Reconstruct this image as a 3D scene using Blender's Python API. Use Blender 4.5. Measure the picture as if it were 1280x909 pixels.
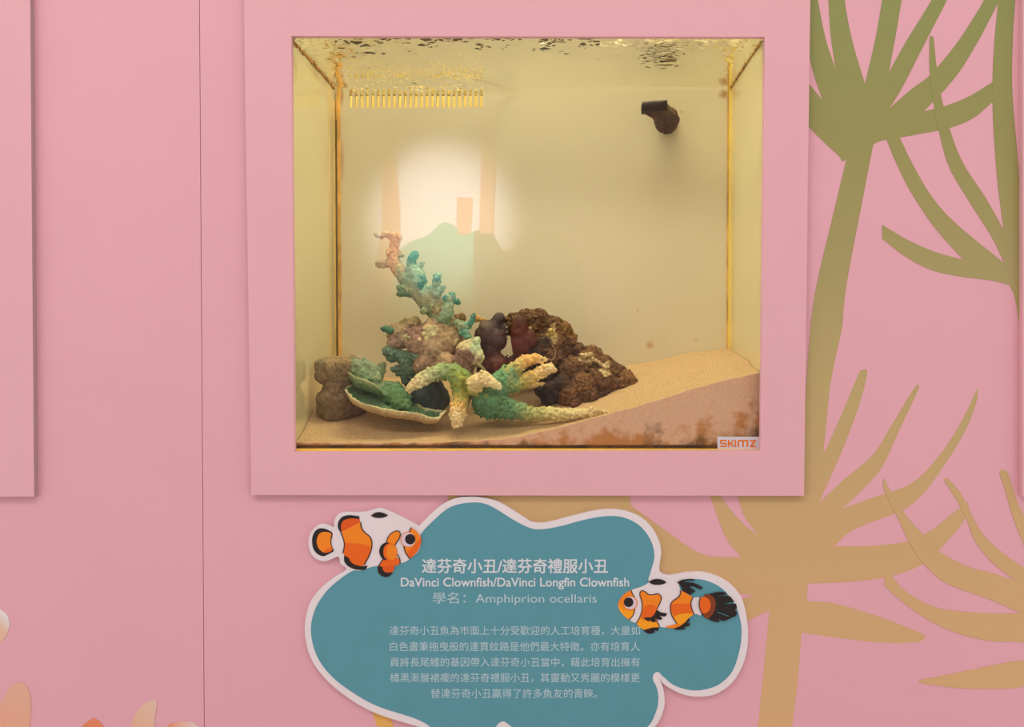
import bpy, bmesh, math, random
import numpy as np
from mathutils import Vector, Matrix, noise
from mathutils.kdtree import KDTree
random.seed(7); np.random.seed(7)
for o in list(bpy.data.objects): bpy.data.objects.remove(o)
SC = bpy.context.scene
COL = SC.collection

# ------------------------------------------------------------------ camera
F, PX, PY, D, ZC, PITCH = 1100.0, 700.0, 454.5, 1.12, 1.35, 0.0215
cd = bpy.data.cameras.new('camera'); cam = bpy.data.objects.new('camera', cd); COL.objects.link(cam)
cd.sensor_fit = 'HORIZONTAL'; cd.sensor_width = 36; cd.lens = F/1280*36
cd.shift_x = -(PX-640)/1280; cd.clip_start = 0.01
cam.location = (0, -D, ZC); cam.rotation_euler = (math.pi/2-PITCH, 0, 0)
SC.camera = cam

def P(px, py, Y=0.0):
    """point of the place seen at photo pixel (px, py) on the plane y = Y"""
    x, y = (px-PX)/F, -(py-PY)/F
    cp, sp = math.cos(PITCH), math.sin(PITCH)
    d = Vector((x, cp+sp*y, -sp+cp*y))
    t = (Y+D)/d.y
    return Vector((d.x*t, Y, ZC+d.z*t))
def S(Y=0.0): return (D+Y)/F            # metres per pixel at depth Y

# ------------------------------------------------------------------ light and exposure
SC.view_settings.view_transform = 'Standard'
try: SC.view_settings.look = 'None'
except Exception: pass
SC.view_settings.exposure = 0.0; SC.view_settings.gamma = 1.0
SC.view_settings.use_curve_mapping = False
w = bpy.data.worlds.new('room_light'); SC.world = w; w.use_nodes = True
w.node_tree.nodes['Background'].inputs[0].default_value = (1.0, 0.975, 0.975, 1)
w.node_tree.nodes['Background'].inputs[1].default_value = 1.26

def area(name, loc, aim, sx, sy, power, col):
    l = bpy.data.lights.new(name, 'AREA'); l.shape = 'RECTANGLE'; l.size = sx; l.size_y = sy
    l.energy = power; l.color = col
    o = bpy.data.objects.new(name, l); COL.objects.link(o); o.location = loc
    o.rotation_euler = (Vector(aim)-Vector(loc)).to_track_quat('-Z', 'Y').to_euler()
    return o
area('ceiling_light', (-0.3, -1.35, 2.82), (-0.1, 0, 0.5), 2.6, 0.5, 20, (1.0, 0.955, 0.95))
area('tank_light', (-0.04, 0.115, ZC+0.80), (-0.04, 0.115, 0), 0.56, 0.19, 5.7, (1.0, 0.925, 0.70))
area('overflow_light', (-0.115, 0.29, ZC+0.75), (-0.115, 0.28, 1.2), 0.30, 0.06, 2.7, (1.0, 0.88, 0.52))
MY = -3.0                                # the wall across the room, seen mirrored in the tank's pane
def mir(px, py):                         # where pixel's mirror ray meets that wall
    p = P(px, py, -MY); return Vector((p.x, MY, p.z))
sl = bpy.data.lights.new('wall_spot', 'SPOT'); sl.energy = 5000; sl.spot_size = math.radians(22); sl.spot_blend = 1.0
sl.color = (0.80, 0.84, 1.0); sl.shadow_soft_size = 0.05
so = bpy.data.objects.new('wall_spot', sl); COL.objects.link(so)
so.location = (-0.5, -1.0, 2.72)
so.rotation_euler = (mir(552, 272)-so.location).to_track_quat('-Z', 'Y').to_euler()

# ------------------------------------------------------------------ helpers
def lin(c):
    out = []
    for v in c[:3]:
        v /= 255.0
        out.append(v/12.92 if v <= 0.04045 else ((v+0.055)/1.055)**2.4)
    return tuple(out)+(1.0,)
_m = {}
def nt(name):
    m = bpy.data.materials.new(name); m.use_nodes = True
    t = m.node_tree; return m, t, t.nodes['Principled BSDF']
def mat(name, rgb, rough=0.6, var=0.0, scale=60, spec=0.3, bump=0.0, bscale=200):
    if name in _m: return _m[name]
    m, t, b = nt(name); c = lin(rgb)
    b.inputs['Roughness'].default_value = rough
    b.inputs['Specular IOR Level'].default_value = spec
    if var:
        n = t.nodes.new('ShaderNodeTexNoise'); n.inputs['Scale'].default_value = scale; n.inputs['Detail'].default_value = 6
        tc = t.nodes.new('ShaderNodeTexCoord'); t.links.new(tc.outputs['Object'], n.inputs['Vector'])
        r = t.nodes.new('ShaderNodeValToRGB')
        r.color_ramp.elements[0].position = 0.3; r.color_ramp.elements[1].position = 0.7
        r.color_ramp.elements[0].color = tuple(v*(1-var) for v in c[:3])+(1,)
        r.color_ramp.elements[1].color = tuple(min(1, v*(1+var)) for v in c[:3])+(1,)
        t.links.new(n.outputs['Fac'], r.inputs['Fac']); t.links.new(r.outputs['Color'], b.inputs['Base Color'])
    else:
        b.inputs['Base Color'].default_value = c
    if bump:
        n2 = t.nodes.new('ShaderNodeTexNoise'); n2.inputs['Scale'].default_value = bscale; n2.inputs['Detail'].default_value = 5
        tc2 = t.nodes.new('ShaderNodeTexCoord'); t.links.new(tc2.outputs['Object'], n2.inputs['Vector'])
        bp = t.nodes.new('ShaderNodeBump'); bp.inputs['Strength'].default_value = bump; bp.inputs['Distance'].default_value = 0.002
        t.links.new(n2.outputs['Fac'], bp.inputs['Height']); t.links.new(bp.outputs['Normal'], b.inputs['Normal'])
    _m[name] = m; return m
def vmat(name, rough=0.75, var=0.35, scale=260, spec=0.25, bump=0.5, bscale=420):
    """pigment from the mesh's 'pigment' attribute, broken up by noise"""
    m, t, b = nt(name)
    a = t.nodes.new('ShaderNodeAttribute'); a.attribute_name = 'pigment'
    tc = t.nodes.new('ShaderNodeTexCoord')
    n = t.nodes.new('ShaderNodeTexNoise'); n.inputs['Scale'].default_value = scale; n.inputs['Detail'].default_value = 7
    n.inputs['Roughness'].default_value = 0.65
    t.links.new(tc.outputs['Object'], n.inputs['Vector'])
    mr = t.nodes.new('ShaderNodeMapRange'); mr.inputs['From Min'].default_value = 0.32; mr.inputs['From Max'].default_value = 0.68
    mr.inputs['To Min'].default_value = 1-var; mr.inputs['To Max'].default_value = 1+var
    t.links.new(n.outputs['Fac'], mr.inputs['Value'])
    mx = t.nodes.new('ShaderNodeVectorMath'); mx.operation = 'SCALE'
    t.links.new(a.outputs['Color'], mx.inputs[0]); t.links.new(mr.outputs['Result'], mx.inputs['Scale'])
    t.links.new(mx.outputs['Vector'], b.inputs['Base Color'])
    b.inputs['Roughness'].default_value = rough; b.inputs['Specular IOR Level'].default_value = spec
    if bump:
        n2 = t.nodes.new('ShaderNodeTexNoise'); n2.inputs['Scale'].default_value = bscale; n2.inputs['Detail'].default_value = 6
        t.links.new(tc.outputs['Object'], n2.inputs['Vector'])
        bp = t.nodes.new('ShaderNodeBump'); bp.inputs['Strength'].default_value = bump; bp.inputs['Distance'].default_value = 0.003
        t.links.new(n2.outputs['Fac'], bp.inputs['Height']); t.links.new(bp.outputs['Normal'], b.inputs['Normal'])
    return m

def tag(o, label=None, cat=None, group=None, kind=None):
    if label: o['label'] = label
    if cat: o['category'] = cat
    if group: o['group'] = group
    if kind: o['kind'] = kind
    return o
_base = {}
def empty(name, loc, label, cat, group=None):
    o = bpy.data.objects.new(name, None); COL.objects.link(o); o.location = loc
    o.empty_display_size = 0.02; _base[o] = Vector(loc)
    return tag(o, label, cat, group)
def link(name, me, mats=None, parent=None):
    """link a mesh given in world coordinates; a top-level mesh gets its origin at the middle of its base"""
    me.name = name
    for m in (mats or []): me.materials.append(m)
    o = bpy.data.objects.new(name, me); COL.objects.link(o)
    if parent is not None:
        o.parent = parent; b = _base[parent]; me.transform(Matrix.Translation(-b)); _base[o] = b
    else:
        co = np.array([v.co for v in me.vertices]); lo, hi = co.min(0), co.max(0)
        b = Vector(((lo[0]+hi[0])/2, (lo[1]+hi[1])/2, lo[2]))
        me.transform(Matrix.Translation(-b)); o.location = b; _base[o] = b
    return o
def from_bm(name, bm, mats=None, parent=None, smooth=False):
    me = bpy.data.meshes.new(name); bmesh.ops.recalc_face_normals(bm, faces=bm.faces)
    bm.to_mesh(me); bm.free()
    if smooth:
        for p in me.polygons: p.use_smooth = True
    return link(name, me, mats, parent)
def bbox(bm, x0, x1, y0, y1, z0, z1, mi=0, bev=0):
    r = bmesh.ops.create_cube(bm, size=1.0, matrix=Matrix.Translation(((x0+x1)/2, (y0+y1)/2, (z0+z1)/2)) @ Matrix.Diagonal((x1-x0, y1-y0, z1-z0, 1)))
    fs = {f for v in r['verts'] for f in v.link_faces}
    for f in fs: f.material_index = mi
    if bev:
        es = list({e for v in r['verts'] for e in v.link_edges})
        bmesh.ops.bevel(bm, geom=es, offset=bev, segments=2, affect='EDGES')
    return r['verts']
def crom(pts, n=8, closed=True):
    """Catmull-Rom through pts; a point with a trailing 'c' is a corner"""
    q = [Vector(p[:2]) for p in pts]; c = [len(p) > 2 and p[2] == 'c' for p in pts]; N = len(q); out = []
    for i in range(N if closed else N-1):
        p1, p2 = q[i], q[(i+1) % N]
        p0 = q[(i-1) % N] if (closed or i > 0) else p1
        p3 = q[(i+2) % N] if (closed or i+2 < N) else p2
        if c[i]: p0 = p1-(p2-p1)*0.6
        if c[(i+1) % N]: p3 = p2+(p2-p1)*0.6
        for k in range(n):
            t = k/n
            out.append(0.5*((2*p1)+(p2-p0)*t+(2*p0-5*p1+4*p2-p3)*t*t+(3*p1-p0-3*p2+p3)*t**3))
    if not closed: out.append(q[-1])
    return out
def add_poly(bm, pts, Y, thick, mi=0):
    """flat outline in photo pixels on the plane Y, given a real thickness behind it"""
    q = [Vector(p[:2]) for p in pts]
    cl = [q[0]]
    for p in q[1:]:
        if (p-cl[-1]).length > 0.03: cl.append(p)
    if (cl[0]-cl[-1]).length < 0.03: cl.pop()
    vs = [bm.verts.new(P(p.x, p.y, Y)) for p in cl]
    f = bm.faces.new(vs); f.material_index = mi
    r = bmesh.ops.extrude_face_region(bm, geom=[f])
    nv = [g for g in r['geom'] if isinstance(g, bmesh.types.BMVert)]
    for v in nv: v.co.y += thick
    for v in nv:
        for g in v.link_faces: g.material_index = mi
def stroke_pts(pts, n=10):
    """tapered ribbon outline; pts = (x, y, half width)"""
    c = crom([(p[0], p[1]) for p in pts], n, closed=False)
    ws = []
    for i in range(len(pts)-1):
        for k in range(n):
            t = k/n; ws.append(pts[i][2]*(1-t)+pts[i+1][2]*t)
    ws.append(pts[-1][2])
    L, R = [], []
    for i, p in enumerate(c):
        d = (c[min(i+1, len(c)-1)]-c[max(i-1, 0)]).normalized(); nrm = Vector((-d.y, d.x))
        L.append(p+nrm*ws[i]); R.append(p-nrm*ws[i])
    return L+R[::-1]

# ------------------------------------------------------------------ setting
pink = mat('pink_wall_paint', (223, 166, 175), 0.62, 0.015, 6, 0.25)
pink_board = mat('pink_board', (223, 169, 175), 0.6, 0.012, 9, 0.25)
edge_m = mat('grey_board_edge', (176, 146, 146), 0.8)
gap_m = mat('brown_gap', (196, 130, 130), 0.8)
WX0, WX1, WZ1, WT = -1.9, 1.6, 2.9, 0.02
hx0, hx1 = P(352, 300, 0).x, P(968, 300, 0).x
hz0, hz1 = P(600, 580, 0).z, P(600, 30, 0).z
bm = bmesh.new()
def quadbox(bm, a, b, c, d, y0, y1, mi=0):
    vs = [bm.verts.new((p[0], y0, p[1])) for p in (a, b, c, d)]+[bm.verts.new((p[0], y1, p[1])) for p in (a, b, c, d)]
    for f in ((0, 1, 2, 3), (7, 6, 5, 4), (0, 4, 5, 1), (1, 5, 6, 2), (2, 6, 7, 3), (3, 7, 4, 0)):
        bm.faces.new([vs[i] for i in f]).material_index = mi
# the seam runs slightly off plumb in the photograph, as the panels' joint does
sa, sb = P(249.3, 0, 0), P(255.3, 909, 0)
def seam_x(z): return sa.x+(sb.x-sa.x)*(z-sa.z)/(sb.z-sa.z)
g = 0.00042
quadbox(bm, (seam_x(0)+g, 0), (hx0, 0), (hx0, WZ1), (seam_x(WZ1)+g, WZ1), 0, WT)
quadbox(bm, (hx1, 0), (WX1, 0), (WX1, WZ1), (hx1, WZ1), 0, WT)
quadbox(bm, (hx0, 0), (hx1, 0), (hx1, hz0), (hx0, hz0), 0, WT)
quadbox(bm, (hx0, hz1), (hx1, hz1), (hx1, WZ1), (hx0, WZ1), 0, WT)
quadbox(bm, (WX0, 0), (seam_x(0)-g, 0), (seam_x(WZ1)-g, WZ1), (WX0, WZ1), 0, WT)
tag(from_bm('wall_front', bm, [pink]), kind='structure')
bm = bmesh.new(); quadbox(bm, (seam_x(0)-.015, 0), (seam_x(0)+.015, 0), (seam_x(WZ1)+.015, WZ1), (seam_x(WZ1)-.015, WZ1), WT, WT+.006)
tag(from_bm('trim_1', bm, [gap_m]), kind='structure')
bm = bmesh.new(); bbox(bm, WX0, WX1, MY, WT, -0.05, 0)
tag(from_bm('floor', bm, [mat('grey_floor', (206, 198, 192), 0.5, 0.05, 8)]), kind='structure')
bm = bmesh.new(); bbox(bm, WX0, WX1, MY, WT, WZ1, WZ1+0.05)
tag(from_bm('ceiling', bm, [mat('white_ceiling', (225, 220, 215), 0.8, 0.02, 5)]), kind='structure')
bm = bmesh.new(); bbox(bm, WX0, WX1, MY-0.05, MY, 0, WZ1)
tag(from_bm('wall_back', bm, [mat('grey_back_wall', (150, 138, 132), 0.8, 0.02, 5)]), kind='structure')

# what the room's far wall carries (seen mirrored in the tank's pane)
def far_poly(bm, pts, off, mi=0):
    vs = [bm.verts.new(mir(p[0], p[1])+Vector((0, off, 0))) for p in pts]
    f = bm.faces.new(vs); f.material_index = mi
    r = bmesh.ops.extrude_face_region(bm, geom=[f])
    for v in [q for q in r['geom'] if isinstance(q, bmesh.types.BMVert)]:
        v.co.y -= 0.004
        for q in v.link_faces: q.material_index = mi
teal_far = mat('teal_mural_paint', (58, 112, 92), 0.7)
orange_far = mat('orange_mural_paint', (142, 96, 78), 0.7)
olive_far = mat('olive_silhouette', (62, 60, 46), 0.7)
bm = bmesh.new()
far_poly(bm, crom([(470, 420, 'c'), (474, 360), (492, 322), (512, 303), (535, 294), (548, 281), (558, 278), (570, 284), (580, 294), (592, 289, 'c'), (592, 420, 'c')]), 0.006)
tag(from_bm('hill_decal', bm, [teal_far]), 'teal hill shape on the far wall, mirrored in the left of the tank glass', 'decal')
bm = bmesh.new()  # dark shape added where a person's silhouette dims the mirrored room
far_poly(bm, crom([(592, 420, 'c'), (592, 289, 'c'), (605, 286), (618, 296), (628, 312), (640, 310), (652, 298), (672, 289), (695, 292), (715, 312), (728, 345), (735, 420, 'c')]), 0.007)
tag(from_bm('silhouette_decal', bm, [olive_far]), 'dark olive shape added on the far wall for a head-like dark area, mirrored in the middle of the tank glass', 'decal')
for nm, st, lb in (('coral_bar_decal', [(484, 150, 9), (486, 210, 10), (489, 265, 11), (487, 300, 12), (478, 350, 14), (460, 420, 16)], 'long curved orange bar on the far wall, leftmost mirrored in the tank glass'),
                   ('coral_bar_decal', [(581, 247, 9.5), (580, 270, 9.5), (580, 293, 8)], 'short orange bar on the far wall, mirrored in the bright patch of the tank glass'),
                   ('coral_bar_decal', [(612, 148, 9), (611, 200, 9.5), (609, 250, 9), (608, 292, 9)], 'long straight orange bar on the far wall, mirrored right of the bright patch')):
    bm = bmesh.new(); far_poly(bm, stroke_pts(st), 0.010)
    tag(from_bm(nm, bm, [orange_far]), lb, 'decal')

# ------------------------------------------------------------------ boards on the wall
BT = 0.008
def board_frame(bm, outer, inner, Y, T):
    o = [P(*p, Y) for p in outer]; i = [P(*p, Y) for p in inner]
    fo = [bm.verts.new(v) for v in o]; fi = [bm.verts.new(v) for v in i]
    bo = [bm.verts.new(v+Vector((0, T, 0))) for v in o]; bi = [bm.verts.new(v+Vector((0, T, 0))) for v in i]
    for k in range(4):
        n = (k+1) % 4
        bm.faces.new((fo[k], fo[n], fi[n], fi[k])); bm.faces.new((bo[n], bo[k], bi[k], bi[n]))
        bm.faces.new((fo[k], bo[k], bo[n], fo[n])).material_index = 1
        bm.faces.new((fi[n], bi[n], bi[k], fi[k])).material_index = 0
YB = -BT-0.0004
bm = bmesh.new()
board_frame(bm, [(304, -60), (1013.6, -60), (1005, 620), (314, 619)], [(364, 45), (956, 46), (950.5, 563.5), (368, 565)], YB, BT)
tag(from_bm('window_surround_board', bm, [pink_board, edge_m]), 'pink rectangular board framing the aquarium window on the pink wall', 'board')
bm = bmesh.new(); add_poly(bm, [(-220, -60), (37.2, -60), (42.6, 621), (-220, 621)], YB, BT)
for f in bm.faces:
    f.normal_update()
    if abs(f.normal.y) < 0.5: f.material_index = 1
tag(from_bm('window_surround_board', bm, [pink_board, edge_m]), 'pink board with grey side edge cut off by the left of the frame', 'board')
bm = bmesh.new(); add_poly(bm, [(1278.6, -60), (1460, -60), (1460, 621), (1278.2, 621)], YB, BT)
tag(from_bm('window_surround_board', bm, [pink_board, edge_m]), 'sliver of a pink board at the far right edge of the frame', 'board')

# ------------------------------------------------------------------ palm silhouettes printed on the wall
def palm_mat():
    m, t, b = nt('palm_print')
    gm = t.nodes.new('ShaderNodeNewGeometry'); sp = t.nodes.new('ShaderNodeSeparateXYZ'); t.links.new(gm.outputs['Position'], sp.inputs[0])
    mr = t.nodes.new('ShaderNodeMapRange'); mr.inputs['From Min'].default_value = P(1100, 909).z; mr.inputs['From Max'].default_value = P(1100, 0).z
    t.links.new(sp.outputs['Z'], mr.inputs['Value'])
    r = t.nodes.new('ShaderNodeValToRGB'); e = r.color_ramp.elements
    stops = [(909, (213, 170, 120)), (740, (206, 167, 118)), (620, (199, 165, 115)), (470, (183, 162, 108)), (330, (164, 151, 98)), (160, (148, 143, 84)), (0, (139, 143, 84))]
    e[0].position = 0; e[0].color = lin(stops[0][1]); e[1].position = 1; e[1].color = lin(stops[-1][1])
    for y, c in stops[1:-1]:
        k = e.new((909-y)/909); k.color = lin(c)
    t.links.new(mr.outputs['Result'], r.inputs['Fac']); t.links.new(r.outputs['Color'], b.inputs['Base Color'])
    b.inputs['Roughness'].default_value = 0.62; b.inputs['Specular IOR Level'].default_value = 0.25
    return m
palm = palm_mat()
def zA(x, y): return (1000+x*.37383, y*.37383)          # reading scales of two enlargements of the print
def zB(x, y): return (900+x*.51560, 440+y*.51596)
def mp(fn, pts): return [fn(*p[:2])+tuple(p[2:]) for p in pts]
def mps(fn, k, pts): return [fn(p[0], p[1])+(p[2]*k,) for p in pts]
def print_decal(name, polys, Y, m, label, cat):
    bm = bmesh.new()
    for i, q in enumerate(polys): add_poly(bm, q, -Y-i*.00006, Y*0.9)
    return tag(from_bm(name, bm, [m]), label, cat)
A, B_ = .37383, .5156
palm1 = [
 crom(mp(zA, [(20, 270), (34, 285), (75, 334, 'c'), (50, 262), (33, 195), (20, 130), (10, -120, 'c'), (42, -120, 'c'), (60, 0), (86, 130), (120, 234, 'c'), (104, 130), (95, 0), (92, -120, 'c'), (150, -120, 'c'), (150, 0), (176, 140), (217, 280, 'c'), (250, 140), (275, 0), (290, -100, 'c'), (358, -100, 'c'), (340, 0), (320, 120), (297, 242, 'c'), (360, 130), (440, 0), (480, -90, 'c'), (540, -90, 'c'), (492, 0), (420, 140), (346, 285), (300, 362, 'c'), (370, 300), (436, 250), (520, 150), (580, 60), (615, 0), (650, -80, 'c'), (700, -80, 'c'), (662, 10), (600, 130), (540, 230), (480, 305), (450, 335), (415, 372, 'c'), (480, 356), (560, 325), (645, 274, 'c'), (700, 240, 'c'), (700, 300, 'c'), (645, 340), (580, 395), (500, 428), (400, 448), (333, 460), (290, 467), (262, 474), (245, 483, 'c'), (205, 690), (163, 909), (148, 1010), (140, 1100), (122, 1180), (100, 1300), (85, 1450), (72, 1560, 'c'), (10, 1560, 'c'), (20, 1300), (40, 1050), (65, 909), (108, 730), (155, 534, 'c'), (140, 539), (132, 524), (85, 480), (31, 426), (10, 400)]), 6)]
print_decal('palm_decal', palm1, 0.00029, palm, 'green palm silhouette with long trunk printed right of the aquarium board', 'wall decal')
palm2 = [
 crom(mp(zA, [(662, 0), (650, -120, 'c'), (728, -120, 'c'), (720, 0), (712, 120), (710, 300), (726, 500), (749, 740), (800, 900, 'c'), (800, 1300, 'c'), (752, 1300), (745, 1190), (722, 1010), (702, 955, 'c'), (690, 950), (640, 938), (540, 925), (440, 903), (350, 856), (275, 798, 'c'), (275, 752, 'c'), (360, 802), (450, 842), (546, 869, 'c'), (450, 760), (370, 640), (320, 540), (290, 466, 'c'), (300, 440, 'c'), (322, 430, 'c'), (335, 462), (385, 565), (450, 670), (530, 755), (685, 882, 'c'), (640, 790), (570, 680), (500, 560), (465, 440), (446, 340), (434, 245), (434, 130), (440, 123), (447, 130), (457, 225), (474, 330), (500, 430), (545, 545), (620, 660), (682, 770, 'c'), (660, 600), (646, 400), (645, 250), (652, 120)]), 6)]
print_decal('palm_decal', palm2, 0.00047, palm, 'green palm silhouette whose crown meets the upper right edge of the frame', 'wall decal')
palm3 = [
 crom(mp(zB, [(255, 240, 'c'), (300, 140), (336, 54), (346, 44), (357, 50), (340, 120), (300, 230), (240, 366, 'c'), (300, 310), (370, 250), (415, 180), (460, 105), (478, 80), (482, 86), (470, 115), (430, 200), (395, 275), (350, 330), (296, 380, 'c'), (380, 350), (470, 315), (540, 240), (590, 160), (625, 86, 'c'), (622, 120), (600, 180), (560, 250), (500, 335), (445, 383), (360, 415), (310, 440), (276, 471, 'c'), (360, 470), (440, 462), (500, 440), (560, 395), (602, 362, 'c'), (598, 398), (550, 460), (495, 512), (420, 542), (330, 556), (213, 562, 'c'), (210, 604, 'c'), (280, 610), (380, 640), (450, 666), (495, 686), (493, 697), (470, 704), (400, 705), (300, 695), (198, 680, 'c'), (188, 800), (175, 909), (165, 1000, 'c'), (82, 1000, 'c'), (92, 909), (107, 760), (120, 626, 'c'), (105, 560, 'c'), (80, 470, 'c'), (94, 444, 'c'), (150, 400, 'c'), (180, 250, 'c')]), 6),
 crom(mp(zB, [(45, 330, 'c'), (43, 351, 'c'), (60, 400), (94, 445, 'c'), (160, 420, 'c'), (200, 330, 'c')]), 6),
 crom(mp(zB, [(3, 330, 'c'), (3, 351, 'c'), (30, 388), (66, 425), (96, 446, 'c'), (140, 520, 'c'), (52, 497, 'c'), (20, 460), (-4, 405), (-30, 330, 'c')]), 6),
 crom(mp(zB, [(110, 505, 'c'), (52, 497, 'c'), (0, 497), (-55, 485), (-140, 427), (-245, 352), (-275, 330, 'c'), (-560, 330, 'c'), (-545, 352), (-470, 400), (-290, 480), (-120, 540), (-40, 572), (40, 585), (84, 589, 'c'), (130, 600, 'c')]), 6),
 crom(mp(zB, [(130, 570, 'c'), (84, 589, 'c'), (50, 603), (10, 640), (20, 668), (66, 652), (90, 640), (120, 626, 'c'), (150, 610, 'c')]), 6),
 [(560, 606), (785, 606), (790, 640), (766, 636), (755, 627), (735, 635), (700, 643), (670, 649), (655, 653), (630, 680), (580, 690), (560, 650)]]
print_decal('palm_decal', palm3, 0.0002, palm, 'tan palm silhouette with spreading fronds printed below the board\'s right corner', 'wall decal')
palm4 = [
 crom(mp(zB, [(737, 468), (712, 405), (690, 330), (679, 298), (681, 287), (692, 288), (700, 300), (718, 355), (740, 400), (800, 480, 'c'), (800, 900, 'c'), (780, 812), (700, 816), (600, 816), (520, 808), (486, 802), (488, 795), (540, 785), (620, 768), (700, 752), (760, 745, 'c'), (740, 706), (650, 700), (560, 676), (490, 640), (430, 595), (399, 565, 'c'), (400, 541, 'c'), (415, 542), (450, 580), (520, 618), (620, 632), (730, 634, 'c'), (650, 598), (570, 570), (520, 540), (470, 480), (430, 400), (398, 334), (397, 305, 'c'), (412, 335), (450, 395), (490, 440), (530, 482), (600, 520), (660, 536), (718, 556, 'c'), (660, 510), (620, 460), (598, 405), (575, 360), (546, 315), (548, 307), (556, 310), (585, 345), (605, 385), (640, 445), (690, 490), (760, 540, 'c')]), 6)]
print_decal('palm_decal', palm4, 0.0006, palm, 'tan palm silhouette whose crown lies off the lower right edge of the frame', 'wall decal')
stem_m = mat('amber_stem_print', (226, 172, 92), 0.62)
print_decal('stem_decal', [[(462, 880), (482, 880), (500, 930), (479, 930)]], 0.0005, stem_m, 'short amber stem printed below the lower left of the teal sign', 'wall decal')

def petal_mat(name, c0, c1, axis, p0, p1):
    m, t, b = nt(name)
    gm = t.nodes.new('ShaderNodeNewGeometry'); vm = t.nodes.new('ShaderNodeVectorMath'); vm.operation = 'DOT_PRODUCT'
    a, e_ = P(*p0), P(*p1); d = e_-a
    sb_ = t.nodes.new('ShaderNodeVectorMath'); sb_.operation = 'SUBTRACT'; sb_.inputs[1].default_value = a
    t.links.new(gm.outputs['Position'], sb_.inputs[0]); t.links.new(sb_.outputs['Vector'], vm.inputs[0]); vm.inputs[1].default_value = d/d.length_squared
    r = t.nodes.new('ShaderNodeValToRGB'); r.color_ramp.elements[0].color = lin(c0); r.color_ramp.elements[1].color = lin(c1)
    t.links.new(vm.outputs['Value'], r.inputs['Fac']); t.links.new(r.outputs['Color'], b.inputs['Base Color'])
    b.inputs['Roughness'].default_value = 0.62; b.inputs['Specular IOR Level'].default_value = 0.25
    return m
def zC(x, y): return (x*.2031, 740+y*.2031)
an = empty('anemone_decal', P(20, 940, 0), 'orange and cream sea anemone petals printed at the lower left of the wall', 'wall decal')
for pts, c0, c1, a, e_ in (
    ([(-60, 260), (-40, 110), (12, 117), (40, 140), (56, 180), (56, 215), (40, 265), (10, 303), (-30, 330)], (224, 182, 156), (226, 218, 214), (0, 785), (11, 774)),
    ([(-40, 760), (20, 660), (70, 580), (120, 559), (160, 580), (185, 640), (190, 720), (182, 830), (160, 1000), (-60, 1000)], (226, 166, 138), (222, 172, 148), (10, 905), (30, 860)),
    ([(440, 920), (505, 831), (545, 795), (578, 777, 'c'), (610, 798), (636, 831), (690, 930)], (228, 130, 90), (230, 136, 96), (110, 909), (118, 898)),
    ([(800, 960), (806, 831), (830, 760), (870, 705), (915, 675), (963, 668, 'c'), (963, 710), (950, 790), (930, 960)], (226, 176, 148), (222, 190, 170), (175, 909), (195, 876)),
    ([(1000, 960), (1028, 832), (1070, 810), (1120, 799), (1170, 800), (1210, 822), (1235, 860), (1230, 960)], (228, 152, 118), (228, 206, 196), (215, 912), (246, 904))):
    bm = bmesh.new(); add_poly(bm, crom(mp(zC, pts)), -0.0006, 0.0005)
    from_bm('petal', bm, [petal_mat('petal_print', c0, c1, 0, a, e_)], an)

# ------------------------------------------------------------------ information sign
ST = 0.006
sign_pts = [(381, 788), (388.6, 823), (409, 851), (436, 873), (468, 891), (511, 905), (560, 918), (612, 925), (626, 921), (631, 910, 'c'), (636, 921), (660, 930), (740, 935), (790, 925), (819, 908), (829.5, 887), (830.6, 873), (829, 861), (824, 847, 'c'), (830.6, 856), (852, 867.6), (872.5, 871), (895, 867.6), (915.6, 853), (929, 830), (935, 801), (932.6, 768), (924.7, 743.7), (906.5, 725.6), (881.6, 716), (859, 716), (836, 719.5), (825.4, 715.4), (824.5, 705), (826.5, 689), (821.6, 671), (809, 653), (791, 641.7), (768, 636.7), (745.6, 638), (711.7, 646), (684.5, 653), (666, 653), (655, 647), (624, 628), (601.6, 622), (585.7, 621), (567.6, 623.6), (547, 635), (523.4, 658, 'c'), (511, 651), (497, 644), (481.5, 637), (472.4, 635.6), (459, 639.5), (447.5, 640.6), (427, 641), (419, 648.5), (417.4, 660, 'c'), (402, 655), (389.7, 664), (385.5, 678), (388.6, 691.6), (397.7, 700), (409, 701), (422.6, 696), (426, 705), (432.8, 712), (416, 723), (397.7, 739), (386.3, 757)]
teal_pts = [(388.6, 790), (396, 820), (414, 845), (441, 866), (472, 883), (515, 897), (534, 906), (560, 925), (612, 932, 'c'), (618, 912), (628, 902), (640, 909), (655, 920, 'c'), (720, 928), (780, 922), (809, 909), (820, 890), (823, 874), (821, 860), (816, 849), (818, 842), (823, 840.4), (829, 846), (843, 857), (863.5, 863), (881.6, 862), (900, 855), (915.6, 839), (924.7, 812), (927, 789.5), (924.7, 772), (918, 755), (904, 737), (886, 727), (868, 724), (845, 728), (825, 731), (811, 727), (813, 716), (818, 696), (813.6, 676), (800, 657.6), (779.6, 647), (757, 645.4), (730, 650), (700, 658), (677.7, 661.7), (662, 660), (642, 650), (610.7, 631.5), (588, 628.4), (563, 634), (542.7, 650), (526, 668), (515, 690), (480, 705), (443, 713), (420, 728), (404.5, 743.7), (393, 764)]
sb_ = P(655, 909, -ST)
sign = empty('information_sign', sb_, 'teal cloud-shaped sign with white border and two clownfish pictures below the tank', 'sign')
white_p = mat('white_print', (226, 216, 217), 0.55, 0.01, 20, 0.3)
teal_p = mat('teal_print', (88, 148, 160), 0.5, 0.03, 30, 0.3)
bm = bmesh.new(); add_poly(bm, crom(sign_pts, 6), -ST, ST-0.0005)
from_bm('backing_board', bm, [white_p], sign)
bm = bmesh.new(); add_poly(bm, crom(teal_pts, 6), -ST-0.0002, 0.0002)
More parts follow.
